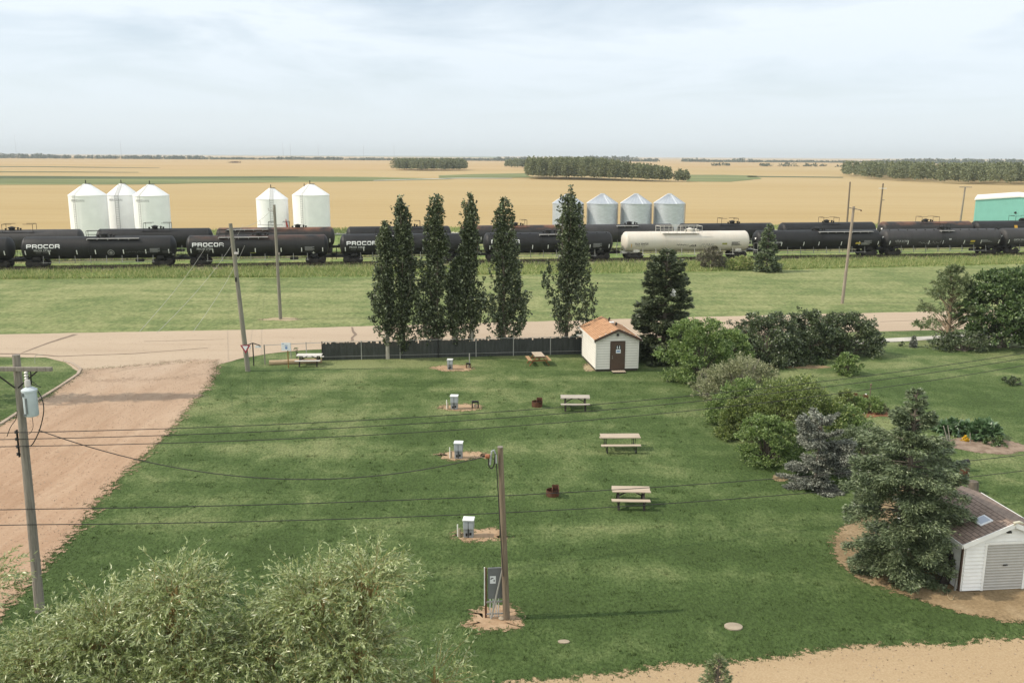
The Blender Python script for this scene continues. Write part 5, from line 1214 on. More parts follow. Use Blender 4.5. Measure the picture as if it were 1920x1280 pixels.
dr_ = MB().box(((dx0 + dx1) / 2, -.025, 1.13), (dx1 - dx0, .05, 1.98)).build('door', M['brown_door'], t)
MB().box((dx0 - .04, -.03, 1.15), (.07, .06, 2.06)).box((dx1 + .04, -.03, 1.15), (.07, .06, 2.06)).box(((dx0 + dx1) / 2, -.03, 2.16), (dx1 - dx0 + .01, .06, .06)).build('door_frame', M['brown_trim'], t)
cxd = (dx0 + dx1) / 2
MB().box((cxd + .04, -.054, 1.62), (.36, .006, .56)).build('window', M['glass_dark'], dr_)
MB().box((cxd + .04, -.060, 1.47), (.34, .006, .28)).build('notice', M['sign_white'], dr_)
mb = MB()
for sx_ in (-.08, .08): mb.box((cxd + .04 + sx_, -.060, 1.73), (.06, .006, .14)); mb.revolve([(.03, -.003), (.03, .003)], 10, 'Y', (cxd + .04 + sx_, -.060, 1.84))
mb.build('washroom_symbols', M['sign_white'], dr_)
MB().box((cxd + .04, -.0645, 1.47), (.24, .003, .10)).build('notice_print', M['sign_blue'], dr_)
mb = MB()
for z in (1.12, .98): mb.revolve([(.03, -.09), (.035, -.07), (.02, -.05)], 10, 'Y', (dx0 + .08, 0, z))
mb.build('handle', M['galv_post'], dr_)
lp = MB().box((wd * .5, -.06, 2.66), (.14, .14, .16)).build('lamp', M['black_paint'], t); MB().box((wd * .5, -.10, 2.55), (.10, .10, .05)).build('lamp_lens', M['porcelain'], lp)
pl = gp(1160, 699)
t = thing('wooden_pallet', 'small slatted wooden step on the grass before the shed door', 'pallet', (pl.x, pl.y, .02), rz)
mb = MB()
for k in range(8): mb.box((-.42 + k * .12, 0, .10), (.08, .5, .03))
mb.build('slats', M['pale_wood'], t); MB().box((0, -.2, .04), (.95, .06, .08)).box((0, .2, .04), (.95, .06, .08)).build('bearers', M['dark_wood'], t)
# sign bar at the shed's left rear corner
p = at_y(1088, 628, 67.2); o = MB().box((0, 0, 0), (.55, .05, .10)).box((.2, .05, -.85), (.05, .05, 1.6)).build('tap_post', M['white_paint'], None); o.location = p; tag(o, 'small white bracket at the rear corner of the washroom shed', 'bracket')

# ------------------------------------------------------------------ white garage
c0 = gp(1799, 1110); cR = gp(1990, 1100); rz = math.radians(-1.5)
wd, dp, eh, ah = 3.36, 4.4, 1.84, 2.50
g = thing('garage', 'white sided garage shed with brown shingles and grey roller door under the big spruce', 'garage', c0, math.radians(6))
wl = MB().prism([(0, .05), (wd, .05), (wd, eh), (wd / 2, ah), (0, eh)], 0, dp).build('wall', M['garage_siding'], g)
ox0, ox1, oz = wd * .25, wd * .68, 1.74
mb = MB(); z = .08
while z < ah - .12:
    if z < eh - .1: xa, xb = .05, wd - .05
    else: f = max(0, (z + .1 - eh) / (ah - eh)); xa, xb = .05 + f * wd / 2, wd - .05 - f * wd / 2
    def sd(x0, x1): mb.add([(x0, -.05, z), (x1, -.05, z), (x1, -.004, z + .135), (x0, -.004, z + .135), (x0, -.004, z), (x1, -.004, z)], [(0, 1, 2, 3), (0, 4, 5, 1), (0, 3, 4), (1, 5, 2)])
    if z < oz: sd(xa, ox0 - .08); sd(ox1 + .08, xb)
    else: sd(xa, xb)
    z += .14
mb.build('siding_boards', M['garage_siding'], wl)
MB().box((-.02, .045, eh / 2), (.05, .09, eh - .1)).build('corner_trim', M['brown_trim'], wl)
r = gable_roof(g, wd, eh, ah, dp, .16, .16, .05, M['garage_shingle'], M['garage_siding'], M['garage_siding'])
s_ = (ah - eh) / (wd / 2); xx = wd * .32
m_ = Matrix.Rotation(-math.atan(s_), 3, 'Y')
MB().box((xx, .75, ah + .085 - (wd / 2 - xx) * s_), (.5, .52, .05), m_).build('skylight', M['sign_white'], r, bevel=.01)
MB().box((xx - .01, .75, ah + .113 - (wd / 2 - xx) * s_), (.36, .40, .012), m_).build('skylight_pane', mat('skylight_pane', (.40, .44, .52), .3), r)
dr_ = MB().box(((ox0 + ox1) / 2, -.01, oz / 2 + .07), (ox1 - ox0, .04, oz - .06)).build('roller_door', M['roller'], g)
mb = MB(); z = .14
while z < oz - .02: mb.add([(ox0 + .01, -.032, z), (ox1 - .01, -.032, z), (ox1 - .01, -.05, z + .05), (ox0 + .01, -.05, z + .05), (ox0 + .01, -.032, z + .09), (ox1 - .01, -.032, z + .09)], [(0, 1, 3, 2)[:0] or (0, 1, 2, 3), (3, 2, 5, 4)]); z += .105
mb.build('door_slats', M['roller'], dr_)
MB().box(((ox0 + ox1) / 2, -.06, 1.0), (.16, .03, .04)).build('handle', M['black_paint'], dr_)
MB().box((ox0 - .05, -.02, oz / 2 + .05), (.09, .05, oz)).box((ox1 + .05, -.02, oz / 2 + .05), (.09, .05, oz)).box(((ox0 + ox1) / 2, -.02, oz + .08), (ox1 - ox0 + .19, .05, .07)).build('door_frame', M['garage_siding'], g)
lp = MB().box((wd * .46, -.06, 2.24), (.16, .10, .07)).build('lamp', M['black_paint'], g)
MB().tube([(wd / 2 - .05, -.18, ah + .05), (wd / 2 - .1, -.2, ah + .13), (wd / 2 + .1, -.2, ah + .16), (wd / 2 + .3, -.1, ah + .06)], .045, 7).build('gable_lamp', mat('cream_fitting', (.62, .58, .46), .5), g, True)
# things leaning on the garage wall
for (px, py, h, w, tl, lb, mm) in ((1768, 1098, 1.25, .42, .35, 'dark plank leaning on the side of the white garage', 'dark_wood'), (1780, 1092, 1.35, .18, .5, 'dark beam leaning on the garage wall in front of the plank', 'black_paint'),
                                  (1790, 1108, .75, .05, .05, 'thin grey stake standing at the garage corner', 'galv_post')):
    p = gp(px, py); o = MB().box((0, 0, h / 2), (w, .07, h)).build('leaning_board', M[mm], None, bevel=.008); o.location = p; o.rotation_euler = (0, tl, math.radians(20)); tag(o, lb, 'board')
p = gp(1739, 1083); o = MB().revolve([(.0, 0), (.12, .02), (.14, .1), (.05, .16), (0, .17)], 10).build('white_bag', M['white_paint'], None, True); o.location = p; o.scale = (1.3, .8, .8); tag(o, 'small white scrap lying under the big spruce', 'bag')
ps = [gp(1775, 1110), gp(1778, 1122), gp(1785, 1126), gp(1789, 1118)]
cable([q + Vector((0, 0, .05)) for q in ps], .012, M['straw'], 'rope', 'short pale rope end lying on the needle litter', 'rope')
# stump, dark pipe by the garage back
p = gp(1822, 925); o = MB().revolve([(.32, 0), (.27, .15), (.25, .5), (.22, .6), (0, .62)], 11).build('tree_stump', M['bark'], None, True); o.location = p; tag(o, 'weathered grey stump behind the garage roof', 'stump')
p = gp(1806, 905); o = MB().revolve([(.28, 0), (.22, .3), (.2, .75), (0, .77)], 10).build('tree_stump', M['rust'], None, True); o.location = p; tag(o, 'dark reddish stump next to the grey stump', 'stump')
p = gp(1838, 928); o = MB().revolve([(.22, 0), (.2, .06), (0, .09)], 10).build('flat_stone', M['stone'], None, True); o.location = p; tag(o, 'pale stone in the grass behind the garage', 'stone')
p = gp(1800, 884); o = MB().tube([(-.4, 0, .35), (.4, .05, .5)], .14, 12).build('black_pipe', M['black_paint'], None, True); o.location = p; tag(o, 'short black pipe sticking out behind the big spruce', 'pipe')

# ------------------------------------------------------------------ picnic tables
def picnic_table(label, px, py, rz, L, top_m, bench_m, leg_m, kind='wood', top_w=.74, h=.74):
    p = gp(px, py)
    t = thing('picnic_table', label, 'picnic table', (p.x, p.y, .02), rz, 'picnic tables')
    rnd = random.Random(int(px)); mb = MB(); nb = 5; bw = top_w / nb
    for k in range(nb): mb.box((rnd.uniform(-.015, .015), -top_w / 2 + bw * (k + .5), h + rnd.uniform(-.004, .004)), (L, bw - .012, .04))
    mb.build('tabletop', top_m, t)
    for s in (-1, 1):
        mb = MB()
        for k in range(2): mb.box((rnd.uniform(-.02, .02) + (s * .04), s * (top_w / 2 + .32) + (k - .5) * .135, .44), (L, .125, .04))
        mb.build('bench', bench_m, t)
    for x in (-L / 2 + .28, L / 2 - .28):
        if kind == 'wood':
            for s in (-1, 1): MB().bar((x + s * .02, s * (top_w / 2 + .36), 0), (x + s * .02, s * -.05 + s * .24, h - .03), .045, .10, (1, 0, 0)).build('leg', leg_m, t)
            MB().box((x, 0, .385), (.045, top_w + .9, .09)).box((x, 0, h - .06), (.045, top_w - .04, .08)).build('crossbeam', leg_m, t)
        else:
            for s in (-1, 1):
                MB().tube([(x, s * .3, h - .03), (x, s * .3, .06), (x, s * .72, .03), (x, s * .72, .42)], .025, 7).build('leg', leg_m, t, True)
            MB().tube([(x, -.3, h - .05), (x, .3, h - .05)], .022, 6).tube([(x, -.3, .3), (x, .3, .3)], .022, 6).build('crossbeam', leg_m, t)
    if kind == 'wood':
        MB().bar((-L / 2 + .3, 0, .40), (-.05, 0, h - .05), .09, .04).bar((L / 2 - .3, 0, .40), (.05, 0, h - .05), .09, .04).build('brace', leg_m, t)
    return t
picnic_table('whitened picnic table with dark legs beside the white notice and log', 581, 684, math.radians(4), 1.80, M['white_wood'], M['white_wood'], M['dark_wood'])
picnic_table('red stained picnic table seen end on below the fence', 1009, 683, math.radians(99), 1.55, M['pale_wood'], M['tan_wood'], M['red_wood'])
picnic_table('grey weathered picnic table beside the farther fire ring', 1078, 766, math.radians(0), 1.75, M['grey_wood'], M['grey_wood'], M['dark_wood'])
picnic_table('pale plank picnic table on black metal tube legs', 1162, 843, math.radians(2), 2.05, M['pale_wood'], M['pale_wood'], M['black_paint'], 'metal', .72)
picnic_table('nearest wooden picnic table with pale planks and timber legs', 1182, 946, math.radians(-2), 1.66, M['pale_wood'], M['pale_wood'], M['dark_wood'], top_w=.72, h=.70)

# ------------------------------------------------------------------ fire rings
def fire_ring(label, px, py, r, h):
    p = gp(px, py); t = thing('fire_ring', label, 'fire pit', (p.x, p.y, .02), 0, 'rusty fire rings')
    MB().revolve([(r - .012, .02), (r - .012, h), (r, h), (r, 0), (r - .012, 0)], 26, cap=False).build('ring', M['rust'], t, True)
    MB().revolve([(r - .02, .02), (0, .03)], 20).build('ash', mat('ash', (.05, .045, .04), .95, var=.3), t)
    gmb = MB(); 
    gmb.box((r * .42, .02, h + .09), (r * .98, .03, .28)).box((r * .9, -.2, h + .07), (.03, .5, .24)).box((-.02, -.15, h + .05), (.03, .36, .2))
    gmb.build('cooking_hood', M['rust'], t)
    g2 = MB()
    for k in range(7): g2.tube([(0.02 + k * r * .13, -.36, h + .02), (0.02 + k * r * .13, .0, h + .02)], .008, 5)
    g2.build('grate', M['black_paint'], t)
fire_ring('rusty fire ring beside the grey weathered table', 1007, 762, .33, .32)
fire_ring('rusty fire ring beside the nearest picnic table', 1036, 929, .29, .27)

# ------------------------------------------------------------------ utility pedestals
def pedestal(label, px, py, w, h, peg=True):
    p = gp(px, py); t = thing('utility_pedestal', label, 'utility pedestal', (p.x, p.y, .03), math.radians(-4), 'campsite utility pedestals')
    MB().box((0, 0, h * .22), (w * .92, w * .7, h * .44)).build('base', M['pedestal_dark'], t, bevel=.012)
    c = MB().box((0, -.01, h * .66), (w, w * .82, h * .44)).build('cabinet', M['pedestal'], t, bevel=.012)
    for s in (-1, 1): MB().box((s * w * .25, -w * .41 - .018, h * .66), (w * .44, .014, h * .38)).build('cabinet_door', M['pedestal'], c)
    MB().box((0, 0, h * .42), (.035, w * .9, h * .8)).build('divider', M['black_paint'], t)
    MB().box((0, -.01, h * .91), (w * 1.1, w * .98, h * .07)).build('lid', M['pedestal_lid'], t, bevel=.012)
    MB().box((-w * .18, -w * .36, h * .16), (.07, .03, .12)).build('outlet', M['black_paint'], t); MB().box((w * .2, -w * .36, h * .2), (.08, .03, .1)).build('outlet', M['black_paint'], t)
    if peg:
        q = thing('marker_peg', 'short white pipe peg beside ' + label.split('utility pedestal')[0] + 'pedestal', 'peg', (p.x - w * .9, p.y - .05, .03), 0, 'white pegs beside the pedestals')
        MB().tube([(0, 0, 0), (0, 0, h * .42)], .05, 8).build('peg_base', M['stone'], q); MB().tube([(-.06, .02, 0), (-.07, .02, h * .62)], .025, 7).build('pipe', M['white_paint'], q)
pedestal('farthest grey utility pedestal, standing near the fence', 844, 693, .38, .80, False)
pedestal('second farthest grey utility pedestal, beside a low black stand', 852, 767, .44, .90)
pedestal('third farthest grey utility pedestal, left of the short pole top', 860, 859, .42, .90)
pedestal('nearest grey utility pedestal, left of the short pole', 879, 1006, .42, .82)
# small dark stands beside the pedestals
def camp_grill(label, px, py, w, h, m, post=False):
    p = gp(px, py); t = thing('tap_stand', label, 'tap stand', (p.x, p.y, .03), math.radians(8), 'dark stands beside the pedestals')
    for x in (-w / 2, w / 2): MB().box((x, 0, h / 2), (.06, .2, h)).build('leg', m, t)
    MB().box((0, .0, h), (w * 1.1, .24, .09)).build('top', M['black_paint'], t); MB().box((0, -.08, h * .35), (w * .5, .12, h * .45)).build('block', M['stone'], t)
    if post: MB().tube([(w * .35, .05, 0), (w * .35, .05, 1.05)], .04, 7).build('post', M['galv_post'], t)
camp_grill('low black stand beside the second farthest pedestal', 891, 765, .36, .38, M['black_paint'])
camp_grill('low rusty stand with a thin grey post near the fence', 878, 690, .28, .30, M['rust'], True)
camp_grill('small dark stand close behind the short pole', 941, 1007, .12, .42, M['black_paint'])

# ------------------------------------------------------------------ vegetation
def trunk_tube(pts, rad, m, parent, name='trunk', n=9): return MB().tube(pts, rad, n).build(name, m, parent, True)

def poplar(label, px, py, top_y, w_px, seed, bare=.6, bark='pale_bark', leaves=13000, dist=None, leaf=.19, spread=None, side=None):
    b = gp(px, py) if dist is None else Vector(dist); y = b.y; rng = np.random.default_rng(seed)
    h = at_y(px, top_y, y).z if dist is None else top_y
    R_ = w_px / 2 * 1.22 * math.hypot(y, CAMH) / FPX if dist is None else w_px
    t = thing('poplar_tree', label, 'poplar tree', b, 0, 'columnar poplars along the fence')
    lean = rng.normal(0, .12, 2)
    pts = [(0, 0, 0), (lean[0] * .3, lean[1] * .3, h * .3), (lean[0], lean[1], h * .7), (lean[0] * 1.2, lean[1], h * .97)]
    trunk_tube(pts, [.17, .13, .08, .02], M[bark], t)
    def prof(u): return R_ * np.interp(u, [0, .05, .14, .28, .42, .56, .72, .88, 1.0], [.26, .50, .86, 1.0, .88, .70, .54, .36, .10])
    nS = 84; Ps, Ds = [], []; sh = MB()
    for i in range(nS):
        u0 = rng.uniform(0, .82) ** 1.05; az = rng.uniform(0, 2 * math.pi); z0 = bare + u0 * (h - bare)
        Ls = rng.uniform(1.3, 3.0) * h / 12; u1 = min(.995, u0 + Ls / (h - bare)); um = (u0 + u1) / 2
        k = rng.uniform(.25, 1.12)
        if side and rng.random() < .18: az = side[0] + rng.normal(0, .4); k = rng.uniform(1.0, side[1])
        rm, r1 = prof(um) * k * .9, prof(u1) * k
        n_ = max(20, int(1.3 * leaves / nS * (Ls / 2.1 / (h / 12))))
        tw_ = max(6, n_ // 9); pick = rng.integers(0, tw_, n_); tt = (rng.uniform(0, 1, tw_) ** .8)[pick]
        rr = (1 - tt) ** 2 * .05 + 2 * tt * (1 - tt) * rm + tt ** 2 * r1
        zz = z0 + tt * (u1 - u0) * (h - bare)
        cx = lean[0] * (zz / h); cy = lean[1] * (zz / h)
        sg = .075 + .085 * np.sin(np.pi * np.clip(tt, 0, 1)) * (R_ / 1.7)
        P_ = np.stack([cx + rr * math.cos(az), cy + rr * math.sin(az), zz], 1) + rng.normal(0, 1, (tw_, 3))[pick] * sg[:, None] * np.array([1.15, 1.15, 1.4]) + rng.normal(0, .055, (n_, 3)) * np.array([1, 1, 1.5])
        P_[:, 2] = np.minimum(P_[:, 2], h + .1)
        Ps.append(P_); Ds.append(np.stack([np.full(n_, math.cos(az)), np.full(n_, math.sin(az)), np.full(n_, .5)], 1) + rng.normal(0, .8, (n_, 3)))
        if i % 3 == 0:
            sh.tube([(lean[0] * z0 / h, lean[1] * z0 / h, z0), (rm * math.cos(az), rm * math.sin(az), (z0 + zz.max()) / 2), (r1 * math.cos(az), r1 * math.sin(az), zz.max() - .1)], [.035, .025, .01], 4)
    P_ = np.concatenate(Ps); D_ = np.concatenate(Ds); n_ = len(P_)
    sz = leaf * .86 * rng.uniform(.6, 1.25, n_)
    np_mesh('crown', leaf_quads(P_, D_, sz, sz * .85, rng), M['leaf_poplar'], t)
    sh.build('limbs', M['bark'], t, True)
    return t
poplar('pale trunked poplar with a lower rounded top, nearest the open wire fence', 727, 673, 418, 50, 11, 1.1, leaves=12500)
poplar('dark poplar pressed against the pale trunked one nearest the wire fence', 757, 671, 371, 46, 12, .35, 'bark', leaves=13500, side=(.15, 1.35))
poplar('tall broad poplar whose tip reaches highest beside the short slim one', 818, 669, 361, 56, 13, .3, 'bark', leaves=15000, side=(3.1, 1.25))
poplar('short slim poplar tucked between two taller ones', 854, 669, 484, 33, 14, 1.0, leaves=7000)
poplar('tall poplar with pale trunk beside the short slim one', 885, 667, 365, 46, 15, 1.15, leaves=12500)
poplar('poplar standing above the pale rocks at the fence', 945, 664, 374, 66, 16, .3, 'bark', leaves=14500, side=(.3, 1.2))
poplar('ragged tipped poplar nearest the washroom shed, in front of a silver bin', 1061, 661, 352, 80, 17, .3, 'bark', leaves=16000, side=(.2, 1.2))
poplar('poplar throwing its long shadow over the dirt road', 0, 0, 14.6, 1.75, 18, .4, 'bark', 10000, dist=(-34.4, 53.9, 0))

def spruce(label, px, py, top_y, w_px, seed, mat_leaf, n_cards, name='spruce_tree', whorls=22, card=(.20, .055), low=.04, tip=0, gapy=.35, bark='bark', shape=.85, group=None, cat='spruce tree', droop=.12, prof=None, nbr=(6, 10)):
    b = gp(px, py); y = b.y; rng = np.random.default_rng(seed); h = at_y(px, top_y, y).z
    R_ = w_px / 2 * math.hypot(y, CAMH) / FPX
    t = thing(name, label, cat, b, 0, group)
    trunk_tube([(0, 0, 0), (0, 0, h * .5), (.02, 0, h * .98)], [R_ * .09 + .02, R_ * .05 + .015, .012], M[bark], t)
    br = MB(); Ps, Ds, Ls = [], [], []
    tot = 0; specs = []
    for w in range(whorls):
        u = low + (0.985 - low) * (w / (whorls - 1)) ** .95; nb = int(rng.integers(*nbr)) if u < .9 else 5
        for k in range(nb):
            uu = np.clip(u + rng.normal(0, .026), .01, .99); az = rng.uniform(0, 2 * math.pi)
            bulge = np.interp(uu, [0, .08, .3, .6, .85, 1], [.80, .98, 1.0 if shape > .8 else .92, .62, .27, .04]) if shape > .8 else np.interp(uu, [0, .1, .3, .6, .85, 1], [.85, 1.0, .80, .48, .22, .03])
            bulge = np.interp(uu, *prof) if prof else bulge
            L = R_ * bulge * rng.uniform(.72, 1.10); specs.append((uu, az, L)); tot += L
    for (uu, az, L) in specs:
        z0 = uu * h; n_ = max(12, int(n_cards * L / tot)); up = np.interp(uu, [0, .5, 1], [-.18, .05, .8])
        s = rng.uniform(.12 if rng.random() < .5 else .3, 1, n_) ** .75
        lat = rng.normal(0, 1, n_) * L * .16 * (1.15 - s) ** .6 + rng.normal(0, .03, n_)
        rad = s * L; zz = z0 + up * rad - droop * L * s * s * 1.2 + .16 * L * np.clip(s - .7, 0, 1) + rng.normal(0, .018 + .025 * L, n_) - np.abs(rng.normal(0, .05 * L, n_)) * (1 - s)
        ca, sa = math.cos(az), math.sin(az)
        Ps.append(np.stack([rad * ca - lat * sa, rad * sa + lat * ca, np.maximum(zz, .03)], 1))
        D_ = np.stack([ca - np.sign(lat) * .8 * sa * np.minimum(1, np.abs(lat) * 8), sa + np.sign(lat) * .8 * ca * np.minimum(1, np.abs(lat) * 8), np.full(n_, -.05)], 1) + rng.normal(0, .38, (n_, 3)); Ds.append(D_)
        br.tube([(0, 0, z0), (ca * L * .5, sa * L * .5, z0 + up * L * .5 - droop * L * .3), (ca * L * .95, sa * L * .95, max(.05, z0 + up * L * .95 - droop * L))], [.012 * R_ + .008, .01, .004], 4)
    P_ = np.concatenate(Ps); D_ = np.concatenate(Ds); n_ = len(P_)
    L_ = card[0] * rng.uniform(.6, 1.3, n_)
    np_mesh('crown', leaf_quads(P_, D_, L_, card[1] * rng.uniform(.7, 1.4, n_), rng, .35), mat_leaf, t)
    br.build('limbs', M[bark], t, True)
    return t
spruce('dark dense spruce standing beside the washroom shed', 1243, 676, 470, 120, 21, M['leaf_spruce'], 52000, whorls=26, card=(.26, .09), low=.06, prof=([0, .17, .37, .56, .75, .88, 1], [.85, 1, .95, .82, .62, .42, .05]))
spruce('small dark spruce at the edge of the railway weeds', 1437, 509, 421, 50, 22, M['leaf_spruce_mid'] if 'leaf_spruce_mid' in M else M['leaf_green_spruce'], 9000, whorls=16, card=(.36, .14))
spruce('big green spruce crowding the white garage', 1686, 1075, 727, 212, 23, M['leaf_green_spruce'], 120000, whorls=27, card=(.13, .040), low=.03, droop=.16, prof=([0, .08, .25, .52, .66, .74, .82, .92, 1], [.66, .82, 1, 1, .84, .52, .32, .18, .03]))
spruce('silvery blue spruce beside the big green spruce', 1532, 905, 787, 150, 24, M['leaf_blue_spruce'], 34000, whorls=9, card=(.15, .055), low=.05, nbr=(4, 7), droop=.02, prof=([0, .2, .5, .8, .93, 1], [.9, 1, .86, .62, .42, .12]))
spruce('knee high blue spruce by the footpath', 1712, 651, 630, 15, 25, M['leaf_blue_spruce'], 2500, whorls=9, card=(.14, .05), shape=.7)
spruce('tiny pine sprig at the bottom edge beside the lane', 1342, 1330, 1228, 66, 26, M['leaf_pine'], 3200, whorls=9, card=(.12, .03), shape=.9, name='young_pine', cat='young pine', droop=-.25)

def bush(label, px, py, w_px, top_y, seed, m, n_leaf, leaf=(.12, .08), depth=1.0, name='shrub', cat='shrub', clumps=70, group=None, stems='bark', shape=(1, 1), twiggy=0, flat=None, off=(0, 0), low=.05, sig=.145):
    b = gp(px, py); y = b.y; rng = np.random.default_rng(seed); R_ = w_px / 2 * math.hypot(y, CAMH) / FPX
    yb = y + R_ * depth * .8; h = at_y(px, top_y, y + R_ * depth * .5).z
    h = max(h, .15)
    t = thing(name, label, cat, (b.x, y + R_ * depth * .8, 0), 0, group)
    # clump centres inside a lumpy dome, mostly near its surface
    th = rng.uniform(0, 2 * math.pi, clumps); cz = rng.uniform(0, 1, clumps); rad = rng.uniform(.35, 1.0, clumps) ** .5
    dome = np.sqrt(np.clip(1 - (cz * .98) ** 2.4, 0, 1)) * np.interp(cz, [0, .15, 1], [.86, 1, 1])
    lump = 1 + .18 * np.sin(3 * th + seed) + .1 * np.sin(5 * th + seed * 2)
    C_ = np.stack([R_ * rad * dome * lump * np.cos(th), R_ * depth * rad * dome * lump * np.sin(th), h * (low + cz * (.93 - low) * (.8 + .2 * rad))], 1)
    wts = rng.uniform(.4, 1.6, clumps); cnt = np.maximum(8, (n_leaf * 1.35 * wts / wts.sum())).astype(int)
    Ps, Ds = [], []
    for c, k in zip(C_, cnt):
        s = sig * R_ * rng.uniform(.7, 1.5)
        ns_ = max(3, k // 14); q = unit(rng.normal(0, 1, (ns_, 3))) * rng.uniform(.2, 1.2, (ns_, 1)) ** .6
        q = q[rng.integers(0, ns_, k)] + rng.normal(0, .17, (k, 3))
        pnt = c + q * s * np.array([1.15, 1.15, .85]); pnt[:, 2] = np.maximum(pnt[:, 2], .03)
        Ps.append(pnt); out = pnt - np.array([0, 0, h * .3]); Ds.append(unit(q) * .8 + unit(out) * .5 + rng.normal(0, .5, (k, 3)))
    P_ = np.concatenate(Ps); D_ = np.concatenate(Ds); n_ = len(P_); L_ = leaf[0] * .85 * rng.uniform(.6, 1.3, n_)
    np_mesh('foliage', leaf_quads(P_, D_, L_, leaf[1] * .85 * rng.uniform(.7, 1.3, n_), rng, flat), m, t)
    st = MB()
    for i, c in enumerate(C_[:max(8, clumps // 2)]):
        st.tube([(rng.normal(0, .06 * R_), rng.normal(0, .06 * R_), 0), (c[0] * .45, c[1] * .45, c[2] * .6), tuple(c)], [.012 + .012 * R_, .012 + .006 * R_, .006], 4)
    for i in range(twiggy):
        th_ = rng.uniform(0, 2 * math.pi); el = rng.uniform(.2, 1.3); rr = R_ * rng.uniform(.75, 1.08)
        e = np.array([math.cos(th_) * math.cos(el) * rr, math.sin(th_) * math.cos(el) * rr * depth, max(.1, h * math.sin(el) * rng.uniform(.85, 1.08))])
        st.tube([tuple(e * np.array([.45, .45, .5])), tuple(e * np.array([.75, .75, .8])), tuple(e)], [.014, .010, .004], 3)
    st.build('stems', M[stems], t, True)
    return t
bush('tall light green shrub beside the dark spruce', 1318, 724, 128, 598, 31, M['leaf_bright'], 22000, (.17, .10), .8, clumps=85)
bush('light green shrub pressed against the dark shrubs by the road', 1372, 704, 92, 616, 131, M['leaf_bright'], 12000, (.17, .10), .8, clumps=70)
bush('dark shrub nearest the washroom shed in the row by the road', 1440, 690, 146, 588, 32, M['leaf_dark'], 18000, (.18, .12), .6, clumps=120, group='dark shrubs in a row by the road')
bush('taller dark shrub in the middle of the dark row', 1518, 682, 104, 580, 33, M['leaf_dark'], 13000, (.18, .12), .9, clumps=65, group='dark shrubs in a row by the road')
bush('rounded dark shrub nearest the footpath in the row by the road', 1588, 672, 136, 588, 34, M['leaf_dark'], 18000, (.18, .12), .6, clumps=120, group='dark shrubs in a row by the road')
bush('grey twiggy bush with dry branches at the lawn edge', 1328, 748, 62, 694, 35, M['leaf_grey'], 2600, (.13, .06), .8, clumps=40, stems='dead_twig', twiggy=90)
bush('tall grey green bush with pale upright twigs', 1405, 770, 145, 672, 36, M['leaf_grey'], 19000, (.14, .06), .8, clumps=120, stems='dead_twig', twiggy=130)
bush('dull green bush below the grey twiggy bush', 1395, 802, 116, 712, 136, M['leaf_bright'], 14000, (.13, .07), .7, clumps=90)
bush('large yellow green bush in the middle of the shrub border', 1500, 838, 206, 714, 37, M['leaf_yellow'], 36000, (.13, .075), .8, clumps=190)
bush('yellow green bush of the border nearest the picnic tables', 1412, 832, 110, 748, 137, M['leaf_yellow'], 15000, (.13, .075), .7, clumps=70)
bush('low green bush between the lawn and the blue spruce', 1448, 880, 112, 778, 38, M['leaf_bright'], 16000, (.12, .07), .8, clumps=95)
bush('green bush between the large yellow green bush and the flower bed', 1588, 838, 116, 764, 138, M['leaf_bright'], 16000, (.12, .07), .8, clumps=100)
bush('grey green shrub between the blue and the big spruce', 1622, 900, 120, 800, 139, M['leaf_green_spruce'], 12000, (.11, .05), .8, clumps=70)
bush('round green bush alone in the garden lawn', 1593, 706, 50, 662, 39, M['leaf_bright'], 4500, (.14, .10), .9, clumps=60)
bush('small dark bush alone on the garden lawn far beyond the vegetable bed', 1900, 724, 30, 700, 40, M['leaf_dark'], 1200, (.12, .08), .9, clumps=18)
bush('low dark plant in front of the dark shrubs', 1492, 688, 36, 664, 41, M['leaf_dark'], 1500, (.13, .10), .8, clumps=18)
bush('low green plant in front of the taller dark shrub', 1535, 684, 34, 670, 42, M['leaf_tree'], 900, (.13, .08), .8, clumps=14)
bush('tiny dark plant by the footpath beside the knee high spruce', 1690, 650, 14, 640, 43, M['leaf_dark'], 300, (.12, .08), .8, clumps=8)
bush('grey brown bush in the railway weeds', 1335, 507, 56, 462, 44, M['leaf_brown'], 4500, (.26, .12), .8, clumps=45, stems='bark', twiggy=90)
bush('low green weeds beside the grey brown bush', 1388, 507, 60, 482, 45, M['leaf_weed'], 2500, (.3, .12), .6, clumps=30)
bush('dark leafy plant along the fence below the poplars', 905, 668, 34, 655, 46, M['leaf_dark'], 900, (.12, .1), .5, clumps=16)
bush('thin weed growing through the open wire fence', 556, 677, 8, 645, 47, M['leaf_tree'], 50, (.12, .08), .8, clumps=9)
# flower bed
bush('yellow green leafy clump in the flower bed nearest the bushes', 1592, 772, 58, 733, 48, M['leaf_yellow'], 5000, (.12, .06), .8, clumps=26, name='garden_plant', cat='garden plant')
bush('rusty leaved plant at the back of the flower bed', 1617, 765, 40, 738, 49, M['leaf_redtwig'], 1800, (.11, .06), .8, clumps=16, name='garden_plant', cat='garden plant')
bush('grassy green plant in front of the flower bed', 1632, 776, 52, 744, 50, M['leaf_bright'], 4200, (.26, .05), .8, clumps=20, name='garden_plant', cat='garden plant')
bush('grey leaved plant at the open end of the flower bed', 1656, 776, 24, 756, 51, M['leaf_grey'], 1200, (.10, .07), .8, clumps=14, name='garden_plant', cat='garden plant')
